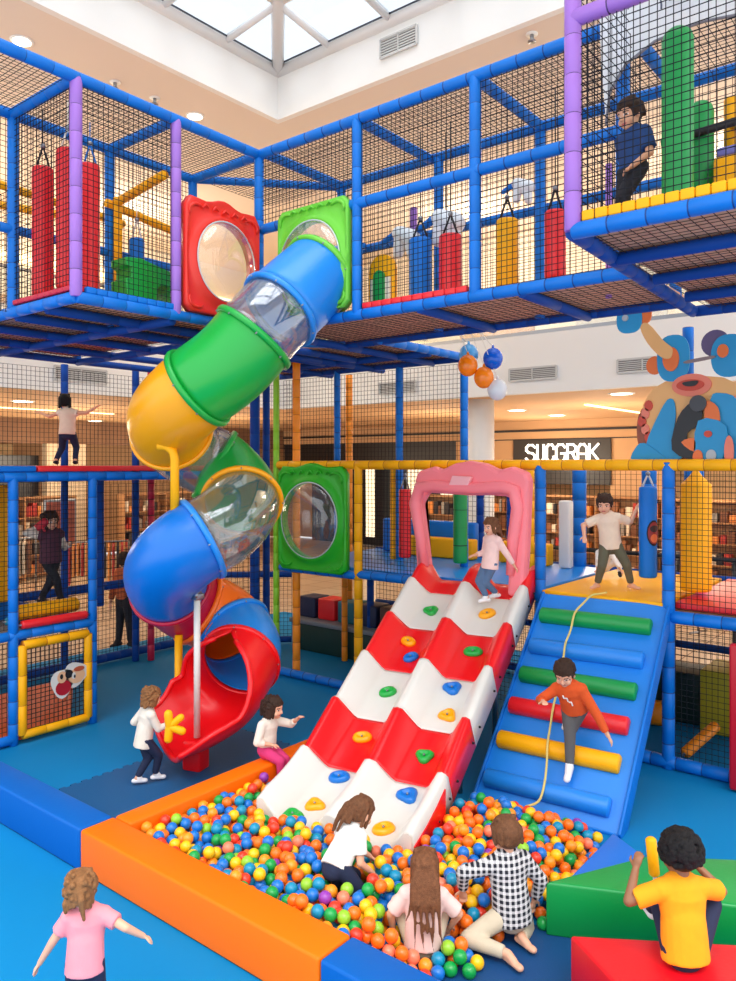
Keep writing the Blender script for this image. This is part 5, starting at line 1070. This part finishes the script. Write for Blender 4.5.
def _band(sock, freq, thr, ph=0.0):
    a = _nt.nodes.new('ShaderNodeMath'); a.operation = 'MULTIPLY_ADD'; a.inputs[1].default_value = freq; a.inputs[2].default_value = ph; _nt.links.new(sock, a.inputs[0]); f = _nt.nodes.new('ShaderNodeMath'); f.operation = 'FRACT'; _nt.links.new(a.outputs[0], f.inputs[0]); g = _nt.nodes.new('ShaderNodeMath'); g.operation = 'LESS_THAN'; g.inputs[1].default_value = thr; _nt.links.new(f.outputs[0], g.inputs[0]); return g.outputs[0]
def _mix(f, a, b, fac=None):
    m = _nt.nodes.new('ShaderNodeMix'); m.data_type = 'RGBA'; _nt.links.new(f, m.inputs[0])
    for k, v in ((6, a), (7, b)):
        if isinstance(v, tuple): m.inputs[k].default_value = v
        else: _nt.links.new(v, m.inputs[k])
    return m.outputs[2]
def _add(a, b): m = _nt.nodes.new('ShaderNodeMath'); m.operation = 'ADD'; _nt.links.new(a, m.inputs[0]); _nt.links.new(b, m.inputs[1]); q = _nt.nodes.new('ShaderNodeMath'); q.operation = 'MULTIPLY'; q.inputs[1].default_value = .5; _nt.links.new(m.outputs[0], q.inputs[0]); return q.outputs[0]
_c1 = _mix(_add(_band(_sp.outputs[0], 27, .55), _band(_sp.outputs[2], 27, .55)), rgb(226, 222, 220), rgb(16, 18, 34)); _c2 = _mix(_band(_sp.outputs[0], 27, .1, .25), _c1, rgb(200, 196, 198)); _c3 = _mix(_band(_sp.outputs[2], 27, .1, .25), _c2, rgb(196, 190, 194)); _nt.links.new(_c3, _b.inputs['Base Color'])

WHITEC = cloth('white', (240, 236, 230)); CREAM = cloth('cream', (232, 220, 204)); NAVYC = cloth('navy', (26, 36, 66)); BEIGE = cloth('beige', (238, 212, 186)); OLIVE = cloth('olive', (96, 92, 72)); GREYC = cloth('grey', (92, 90, 90)); KHAKI = cloth('khaki', (206, 190, 164)); JEAN = cloth('jeans', (84, 108, 140)); MAGC = cloth('magenta', (206, 50, 112)); PINKC = cloth('pink', (246, 146, 154)); PALEP = cloth('palepink', (246, 206, 196)); BLK_ = cloth('black', (30, 30, 38)); SOCKW = cloth('sockwhite', (238, 234, 234)); TEEO = cloth('orangeyellow', (255, 158, 8)); ORG = cloth('orange', (222, 84, 26)); TEEN = cloth('navytee', (26, 62, 116)); PLUM = cloth('plum', (86, 44, 62))
def ponytail(dx=0, ln=.12, low=-.06): return [([(0, -.09, .05), (dx * .4, -.125, .03), (dx * .8, -.13, low + .02), (dx, -.115, low - ln * .6), (dx * .9, -.12, low - ln)], .03, .012)]
# 1 girl in pink T-shirt, lower left, walking away
person('child in a pink T-shirt with arms spread at the lower left corner', (2.235, 3.706, 0), .88, (0, 0, .585), (0, .03, .845), (-.035, .04, .948), (-.15, 1, -.15), (1, .15, 0), (-.25, .03, .56), (.29, .06, .685), (-.07, 0, .06), (.08, .05, .06), eL=(-.5, -.5, -.2), eR=(.4, -.5, .1), shirt=PINKC, sleeve=.6, pants=NAVYC, foot=SOCKW, hair='curlbrown', style='bob', tails=[([(0.01, -.09, .03), (.03, -.13, -.02), (.035, -.12, -.08), (.045, -.12, -.13)], .026, .010), ([(-.05, -.06, .0), (-.075, -.08, -.05), (-.07, -.07, -.1)], .02, .012)], curl=70, shirtdrop=.05)
# 2 toddler at the slide
_t2, j2 = person('small child in a cream hoodie standing at the red mouth of the tube slide', (4.62, 6.575, .014), .94, (-.01, 0, .45), (.03, .02, .735), (.07, .03, .855), (.75, .62, -.25), (.62, -.78, 0), (-.03, .16, .54), (.26, .03, .60), (-.07, -.04, .065), (.09, .05, .065), eL=(-.4, .2, -1), eR=(-.2, -.3, -1), kL=(1, .4, 0), kR=(1, .4, 0), fd=(.9, .35, 0), shirt=CREAM, sleeve=1.75, pants=NAVYC, foot=SOCKW, hair='curlbrown', style='bob', curl=80, shirtdrop=.08, tails=[([(-.03, -.06, -.03), (-.04, -.08, -.1)], .03, .02), ([(.03, -.06, -.03), (.04, -.08, -.1)], .03, .02)])
# 3 girl on the orange wall
person('child in magenta leggings and a cream top sitting on the orange back wall', (5.27, 5.50, .338), 1.0, (0, 0, .085), (.02, .0, .375), (.075, -.02, .49), (.88, -.45, -.12), (-.55, -.83, 0), (.30, .02, .375), (.06, -.10, .16), (.20, -.155, -.20), (.15, -.17, -.20), eL=(.2, .6, -.6), eR=(-.3, -.3, -.7), kL=(.6, -.4, .8), kR=(.6, -.4, .8), fd=(.78, -.62, 0), shirt=CREAM, sleeve=1.5, pants=MAGC, foot=SOCKW, hair='dark', style='bob', curl=50, tails=[([(0, -.09, .05), (-.01, -.14, .02), (-.01, -.15, -.05), (0, -.14, -.10)], .035, .018)])
# 4 crouching in the balls
person('child in a white T-shirt crouching in the balls at the foot of the double slide', (4.247, 3.62, 0), 1.05, (-.07, -.06, .335), (.05, .10, .52), (.115, .14, .625), (.78, .5, -.42), (.5, -.8, 0), (.18, .26, .24), (.20, -.0, .25), (-.14, .03, .09), (-.10, -.13, .09), eL=(0, .3, -1), eR=(-.1, -.4, -.6), kL=(1, .4, .1), kR=(1, .1, -.1), fdL=(-.5, 0, -.6), fdR=(-.5, 0, -.6), shirt=WHITEC, sleeve=.7, pants=NAVYC, hair='brown', style='bob', tails=[([(-.01, -.08, .05), (-.03, -.12, .02), (-.045, -.135, -.05), (-.06, -.135, -.11), (-.07, -.125, -.17)], .03, .010), ([(-.02, -.10, .03), (-.055, -.13, -.04), (-.075, -.13, -.12), (-.09, -.12, -.18)], .024, .008), ([(.0, -.10, .0), (-.01, -.13, -.08), (-.03, -.125, -.16)], .022, .008)], shirtdrop=.02)
# 5 long hair
_tl = [([(x * .5, -.09, .04), (x * .9, -.12, -.05), (x * .98, -.125 - .012 * (i % 2), -.15), (x * 1.0 + .012 * (i * 5 % 3 - 1), -.122 + .006 * (i % 2), -.21 - .05 * (i * 7 % 3)), (x * 1.15 + .014 * (i * 3 % 4 - 1.5), -.115, -.26 - .05 * (i * 7 % 4))], .019, .0028) for i, x in enumerate([-.082 + .164 * q / 14 for q in range(15)])]
person('child with very long brown hair sitting with the back to the camera', (4.13, 2.86, .01), 1.1, (0, 0, .10), (.01, .03, .425), (.015, .05, .55), (.05, 1, -.12), (1, -.05, 0), (-.19, .12, .10), (.19, .12, .12), (-.1, .36, .06), (.12, .36, .06), eL=(-1, -.3, 0), eR=(1, -.3, 0), kL=(-.5, .2, 1), kR=(.5, .2, 1), shirt=PALEP, sleeve=.85, pants=KHAKI, hair='long', style='bob', tails=_tl, shirtdrop=.03)
# 6 plaid shirt
person('child in a black and white plaid shirt kneeling with the back to the camera', (4.62, 2.50, .01), 1.2, (.02, 0, .19), (-.01, .05, .55), (-.01, .07, .67), (-.35, .93, -.12), (.96, .28, 0), (-.30, .06, .31), (.20, .14, .2), (-.05, -.24, .07), (.07, -.06, .07), eL=(-.3, -.2, .3), eR=(1, -.2, 0), kL=(-1, .5, .05), kR=(.3, 1, .1), fdL=(.35, -.5, 0), fdR=(.3, -.4, 0), shirt=PLAID, sleeve=1.85, pants=KHAKI, foot=None, hair='brown', style='short', shirtdrop=.06)
# 7 boy with curly black hair
person('child with curly black hair in an orange-yellow T-shirt sitting on the red block', (4.53, 1.337, .37), 1.2, (0, 0, .095), (0, .06, .445), (.0, .08, .575), (-.15, 1, -.1), (1, .12, 0), (-.245, .10, .49), (.17, .24, .44), (-.03, .44, .07), (.20, .38, .07), eL=(-.6, -.2, -1), eR=(.8, -.2, -.6), kL=(-.1, .2, 1), kR=(.75, .2, 1), fdL=(0, 1, 0), fdR=(.2, 1, 0), skin='brown', shirt=TEEO, sleeve=.8, pants=NAVYC, foot=SOCKW, hair='black', style='afro', shirtdrop=.06)
# 8 boy on the ramp
_t8, j8 = person('child in an orange sweater climbing down the blue roller ramp', (6.753, 3.02, .335), 1.15, (.06, .06, .60), (-.03, -.03, .83), (-.075, -.09, .955), (-.42, -.78, -.55), (-.85, .45, 0), (.31, -.14, .40), (-.27, -.10, .70), (.06, .33, .43), (-.01, -.02, .075), eL=(.7, .4, .2), eR=(-.3, .4, -.3), kL=(.1, -.9, .4), kR=(.4, -.9, .2), fd=(-.45, -.75, -.55), shirt=ORG, sleeve=1.8, pants=GREYC, foot=SOCKW, hair='dark', style='short', shirtdrop=.02)
# 9 girl at the top of the double slide
person('child in a pink-beige sweater and jeans at the top of the double slide', (7.86, 4.50, 1.60), .98, (.0, 0, .455), (.035, .02, .765), (.01, .0, .885), (-.8, -.48, -.2), (-.5, .85, 0), (.28, -.03, .43), (-.17, .05, .55), (.09, .06, .10), (-.04, -.04, .065), eL=(.3, -.5, -.3), eR=(.2, .3, -1), kL=(-1, -.3, 0), kR=(-1, -.3, 0), fd=(-.9, -.35, 0), shirt=PALEP, sleeve=1.75, pants=JEAN, foot=SOCKW, hair='brown', style='bob', tails=[([(x, -.06, 0), (x * 1.05, -.07, -.08), (x, -.08, -.15)], .028, .012) for x in (-.07, -.045, -.015, .02, .05, .07)], shirtdrop=.06)
# 10 boy on the yellow mat
person('child in a beige T-shirt and olive trousers standing on the yellow deck mat', (8.78, 3.43, 1.748), 1.12, (0, 0, .525), (-.035, .0, .87), (-.075, -.02, .995), (-.4, -.88, -.3), (-.92, .35, 0), (.31, .03, .93), (-.32, -.06, .63), (.235, -.02, .065), (-.155, .0, .065), eL=(.2, .1, -1), eR=(-.8, .2, -.2), kL=(.3, -1, 0), kR=(-.2, -1, 0), fdL=(.6, -.7, 0), fdR=(-.75, -.55, 0), shirt=BEIGE, sleeve=.8, pants=OLIVE, hair='dark', style='short', shirtdrop=.05)
# 11 boy in the jutting module
person('child in a navy T-shirt standing in the upper right jutting module', (5.60, 2.02, 4.832), 1.08, (0, 0, .52), (.0, .0, .80), (-.03, -.02, .91), (-.85, -.45, -.3), (-.5, .85, 0), (-.05, -.12, .50), (.0, .12, .45), (-.05, -.06, .065), (.05, .05, .065), eL=(.8, -.4, -.5), eR=(.5, .5, -1), kL=(-1, -.3, 0), kR=(-1, -.3, 0), fd=(-.9, -.3, 0), shirt=TEEN, sleeve=.8, pants=BLK_, foot=BLK_, hair='dark', style='short', skin='tan')
# 12 child on the left deck
person('child with black bobbed hair and outstretched arms on top of the left tower', (5.98, 10.38, 3.195), 1.04, (0, 0, .475), (-.0, .02, .80), (-.045, .03, .92), (-.25, 1, 0), (.98, .2, 0), (-.40, .03, .76), (.40, .03, .84), (-.15, -.04, .065), (.10, .03, .065), eL=(-.3, -.2, -1), eR=(.3, -.2, -1), shirt=BEIGE, sleeve=.25, pants=NAVYC, foot=BLK_, hair='black', style='bob', skin='tan', shirtdrop=.03)
# 13 girl in the lower left tower
_t13, j13 = person('child in a plum vest and dark leggings behind the net of the lower left tower', (5.60, 10.15, 1.272), 1.25, (0, 0, .60), (.0, .0, 1.0), (.0, -.02, 1.15), (.75, -.6, -.15), (-.6, -.78, 0), (.26, .05, .83), (-.12, -.1, 1.08), (-.13, -.02, .075), (.12, .03, .075), eL=(.2, .4, -1), eR=(-.5, -.4, -.7), kL=(.8, -.5, 0), kR=(.8, -.5, 0), fd=(.85, -.5, 0), shirt=CREAM, sleeve=1.8, vest=PLUM, pants=BLK_, foot=BLK_, hair='dark', style='bob', curl=40, skin='tan', shirtdrop=.03)
mb = MB(); q = j13['HR']; mb.cap(q + Vector((-.02, .02, -.02)), .055, q + AR * .08 + Vector((0, 0, .06)), .06, 14); mb.cap(q + AR * .05 - AA * .03 + Vector((0, 0, .0)), .02, q + AR * .09 - AA * .03 + Vector((0, 0, -.05)), .018, 10); solo('soft_mitt', 'red and white soft mitt held up by the child in the plum vest', 'mitt', mb, mat('mitt_red', (206, 44, 60), .6), tuple(q))
# 14 shopper
person('adult shopper in dark trousers and an orange-brown jacket beyond the left net', (8.0, 11.98, -.04), 1.62, (0, 0, .86), (0, 0, 1.38), (0, .0, 1.56), (.5, .8, -.1), (.85, -.5, 0), (-.25, .0, .80), (.25, .05, .80), (-.11, 0, .09), (.12, -.05, .09), fdL=(-.4, -.8, 0), fdR=(.6, -.6, 0), eL=(-1, -.2, -.3), eR=(1, -.2, -.3), shirt=cloth('rust', (176, 84, 40)), sleeve=1.8, pants=BLK_, foot=BLK_, hair='dark', style='bob', hs=.74)
# 15 child behind
person('small child in white crouching on the deck behind the boy in the beige T-shirt', (9.85, 3.92, 1.748), .78, (0, 0, .13), (-.03, -.06, .34), (-.04, -.09, .43), (-.2, -.9, -.2), (-1, .2, 0), (.14, -.2, .10), (-.16, -.18, .10), (.14, -.16, .05), (-.1, -.16, .05), kL=(.4, -.3, 1), kR=(-.4, -.3, 1), shirt=WHITEC, sleeve=1.7, pants=WHITEC, foot=BLK_, hair='black', style='short', skin='tan')
# chest print of the orange sweater
_n = j8['up'].cross(j8['S']).normalized(); _n = -_n if _n.dot(Vector((-1, -.5, 0))) < 0 else _n; _c = j8['P'].lerp(j8['N'], .66) + _n * .105
mb = MB()
for k, (dx, dz, w_, h_) in enumerate(((-.03, .045, .012, .035), (-.012, .03, .03, .010), (.0, .01, .012, .04), (.02, -.015, .028, .012), (.03, -.04, .012, .036))): mb.slab([(dx - w_ / 2, dz - h_ / 2), (dx + w_ / 2, dz - h_ / 2), (dx + w_ / 2, dz + h_ / 2), (dx - w_ / 2, dz + h_ / 2)], _c, -j8['S'], j8['up'], .006)
part(_t8, 'chest_print', mb, WHITEC, 'white chest print')
# ---------------------------------------------------------------- ball pit
BR = .0455
poly = [(3.64, 5.31), (6.0, 5.31), (6.15, 4.7), (6.32, 3.9), (6.36, 2.72), (6.2, 2.42), (5.6, 2.40), (4.9, 2.40), (4.74, 2.44), (4.5, 2.50), (4.30, 2.46), (4.05, 2.62), (3.64, 2.80)]
def inside(x, y):
    c = False; n = len(poly)
    for i in range(n):
        x1, y1 = poly[i]; x2, y2 = poly[(i + 1) % n]
        if (y1 > y) != (y2 > y) and x < (x2 - x1) * (y - y1) / (y2 - y1) + x1: c = not c
    return c
def edge_d(x, y):
    """distance to the open right-hand edge of the pit"""
    d = 9; 
    for i in list(range(1, len(poly) - 1)):
        x1, y1 = poly[i]; x2, y2 = poly[i + 1]; L2 = (x2 - x1) ** 2 + (y2 - y1) ** 2; q = max(0, min(1, ((x - x1) * (x2 - x1) + (y - y1) * (y2 - y1)) / L2)); d = min(d, math.hypot(x - x1 - q * (x2 - x1), y - y1 - q * (y2 - y1)))
    return d
rb = random.Random(21); pts = []
slc = [(cB + axd * .02, cT)]
def under_slide(x, y, z):
    p = Vector((x, y, 0)); d = cB - cT; d.z = 0; f = (p - Vector((cT.x, cT.y, 0))).dot(d) / d.length_squared
    if f > 1.012 or f < 0: return False
    off = (p - Vector((cT.x, cT.y, 0)) - d * f).dot(sdv); 
    if abs(off) > W + .03 + BR: return False
    return True
sp = .0905
for layer in (0, 1, 2):
    j = 0; y = 2.3
    while y < 5.4:
        x = 3.55 + (.5 * sp if j % 2 else 0) + layer * sp * .33
        while x < 6.5:
            X = x + rb.uniform(-.042, .042); Y = y + rb.uniform(-.042, .042) + layer * sp * .3
            if inside(X, Y):
                e = edge_d(X, Y); top = .046 + .20 * min(1, e / .42)
                z = top - layer * .074 + rb.uniform(-.035, .045)
                if z >= BR * .98 and not under_slide(X, Y, z): pts.append([X, Y, max(BR, z), layer])
            x += sp
        y += sp * .866; j += 1
A = np.array(pts); lay = A[:, 3].copy(); A = A[:, :3]
fx = np.array([[q.x, q.y, q.z] for q in []])
for it in range(60):
    # cell hashing for neighbours
    cell = {}
    ij = np.floor(A / .09).astype(int)
    for k, c in enumerate(map(tuple, ij)): cell.setdefault(c, []).append(k)
    D = np.zeros_like(A)
    for k in range(len(A)):
        c = ij[k]; cand = []
        for a in (-1, 0, 1):
            for b_ in (-1, 0, 1):
                for d in (-1, 0, 1): cand += cell.get((c[0] + a, c[1] + b_, c[2] + d), [])
        cand = [q for q in cand if q != k]
        if not cand: continue
        v = A[k] - A[cand]; L = np.sqrt((v * v).sum(1)) + 1e-9; o = np.clip(2 * BR - L, 0, None); D[k] += (v / L[:, None] * (o * .45)[:, None]).sum(0)
    A += D; A[:, 2] -= (.0012 if it < 40 else 0); A[:, 2] = np.maximum(A[:, 2], BR); A[:, 0] = np.maximum(A[:, 0], 3.612 + BR); 
    A[:, 1] = np.where(A[:, 0] < 6.5, np.minimum(A[:, 1], 5.335 - BR), A[:, 1])
# clear the balls that would pass through people or blocks
keep = np.ones(len(A), bool)
for a, b_, r in OBST:
    a = np.array(a); b_ = np.array(b_); d = b_ - a; q = np.clip(((A - a) @ d) / max(1e-9, d @ d), 0, 1); keep &= np.linalg.norm(A - a - q[:, None] * d, axis=1) > r + BR * .9
for k in range(len(A)):
    if keep[k]:
        x, y, z = A[k]; zr = 0.02 + (x - 6.43) * .945
        if x > 6.0 and 2.5 < y < 4.1 and z < zr + .16 + BR: 
            if z < zr + .06 or x > 6.43: keep[k] = False
        if under_slide(x, y, z) or y < 2.36 + BR * 0: keep[k] = False
A = A[keep]; lay = lay[keep]
cols = [('orange', (255, 116, 24), 25), ('blue', (20, 116, 206), 20), ('green', (18, 160, 70), 14), ('yellow', (255, 196, 20), 15), ('red', (240, 62, 36), 8), ('teal', (10, 140, 180), 11), ('amber', (255, 150, 30), 7), ('lime', (150, 204, 50), 3), ('coral', (250, 130, 96), 3), ('purple', (150, 60, 170), 1)]
BM = [mat('ball_' + n, c, .28, 0, spec=.5) for n, c, w in cols]; wts = [w for _, _, w in cols]
ci = [rb.choices(range(len(cols)), wts)[0] for _ in range(len(A))]
dist = np.linalg.norm(A - np.array([0, 0, 3.2]), axis=1) + lay * 100
order = np.argsort(dist)
one = MB().ell((0, 0, 0), BR, 16, 10)
protos = {}
for k in order[:300]:
    n = cols[ci[k]][0]
    if n not in protos:
        o = solo('plastic_ball', 'glossy %s plastic ball among the loose balls in the near part of the pit' % n, 'ball', one, BM[ci[k]], tuple(A[k]), group=n + ' balls in the near part of the pit', world=False); protos[n] = o
    else:
        o = protos[n].copy(); COL.objects.link(o); o.location = tuple(A[k])
rest = MB()
for k in order[300:]: rest.ell(tuple(A[k]), BR, 14, 9, ci[k])
solo('plastic_balls', 'mass of coloured plastic balls filling the back of the pit around the slide', 'balls', rest, BM, (5, 4.4, 0), kind='stuff', recalc=False)
solo('plastic_ball', 'single green plastic ball lying alone on the blue floor behind the green block', 'ball', MB().ell((6.372, 2.10, BR), BR, 20, 12), BM[2], (6.372, 2.10, BR))
print('BALLS', len(A))
# ---------------------------------------------------------------- camera and light
cd = bpy.data.cameras.new('camera'); cam = bpy.data.objects.new('camera', cd); COL.objects.link(cam)
cam.location = (0, 0, 3.2); cam.rotation_euler = (PI / 2, 0, -math.atan2(.7797, .6262)); cd.sensor_fit = 'VERTICAL'; cd.sensor_height = 36; cd.lens = 36 * 772 / 981; cd.shift_y = -25.5 / 981; cd.clip_end = 200
sc.camera = cam
w = bpy.data.worlds.new('sky'); sc.world = w; w.use_nodes = True; nt = w.node_tree; bg = nt.nodes['Background']
bg.inputs['Color'].default_value = (0.90, 0.95, 1.0, 1); bg.inputs['Strength'].default_value = 1.5
def area(nm, loc, size, power, col=(1, 1, 1), rot=(0, 0, 0), sy=None):
    l = bpy.data.lights.new(nm, 'AREA'); l.energy = power; l.color = col; l.shape = 'RECTANGLE'; l.size = size; l.size_y = sy or size; o = bpy.data.objects.new(nm, l); COL.objects.link(o); o.location = loc; o.rotation_euler = rot; return o
def pt(nm, loc, power, r=.2, col=(1, .86, .66)):
    l = bpy.data.lights.new(nm, 'POINT'); l.energy = power; l.shadow_soft_size = r; l.color = col; o = bpy.data.objects.new(nm, l); COL.objects.link(o); o.location = loc; return o
sun = bpy.data.lights.new('daylight', 'SUN'); sun.energy = 3.3; sun.angle = math.radians(50); sun.color = (1, .98, .95); so = bpy.data.objects.new('daylight', sun); COL.objects.link(so)
d = Vector((.30, .30, -1.0)); so.rotation_euler = d.to_track_quat('-Z', 'Y').to_euler()
# warm lights of the shops and the walkway ceiling, then added fill lamps
for x, y in ((17.5, 11.5), (17.5, 7), (17, 2.5), (20.8, 10.2), (20.6, 5.5)): pt('shop_lamp', (x, y, 3.2), 110, .5)
for x, y in ((6.5, 17), (10.5, 17.5), (15, 17.5), (8, 20.8), (12, 20.8), (16, 20.8)): pt('shop_lamp', (x, y, 3.2), 90, .5)
for x, y in ((16.5, 4), (16.5, 10), (6, 16.5), (11, 16.5)): pt('upper_wall_fill', (x, y, 8.2), 200, .3, (1, .9, .76))  # unseen fill lamps, added to brighten the upper mall walls
vs_ = sc.view_settings; sc.display_settings.display_device = 'sRGB'
vs_.view_transform = 'Standard'; vs_.look = 'None'; vs_.gamma = 1.0; vs_.exposure = 0.45; vs_.use_curve_mapping = False
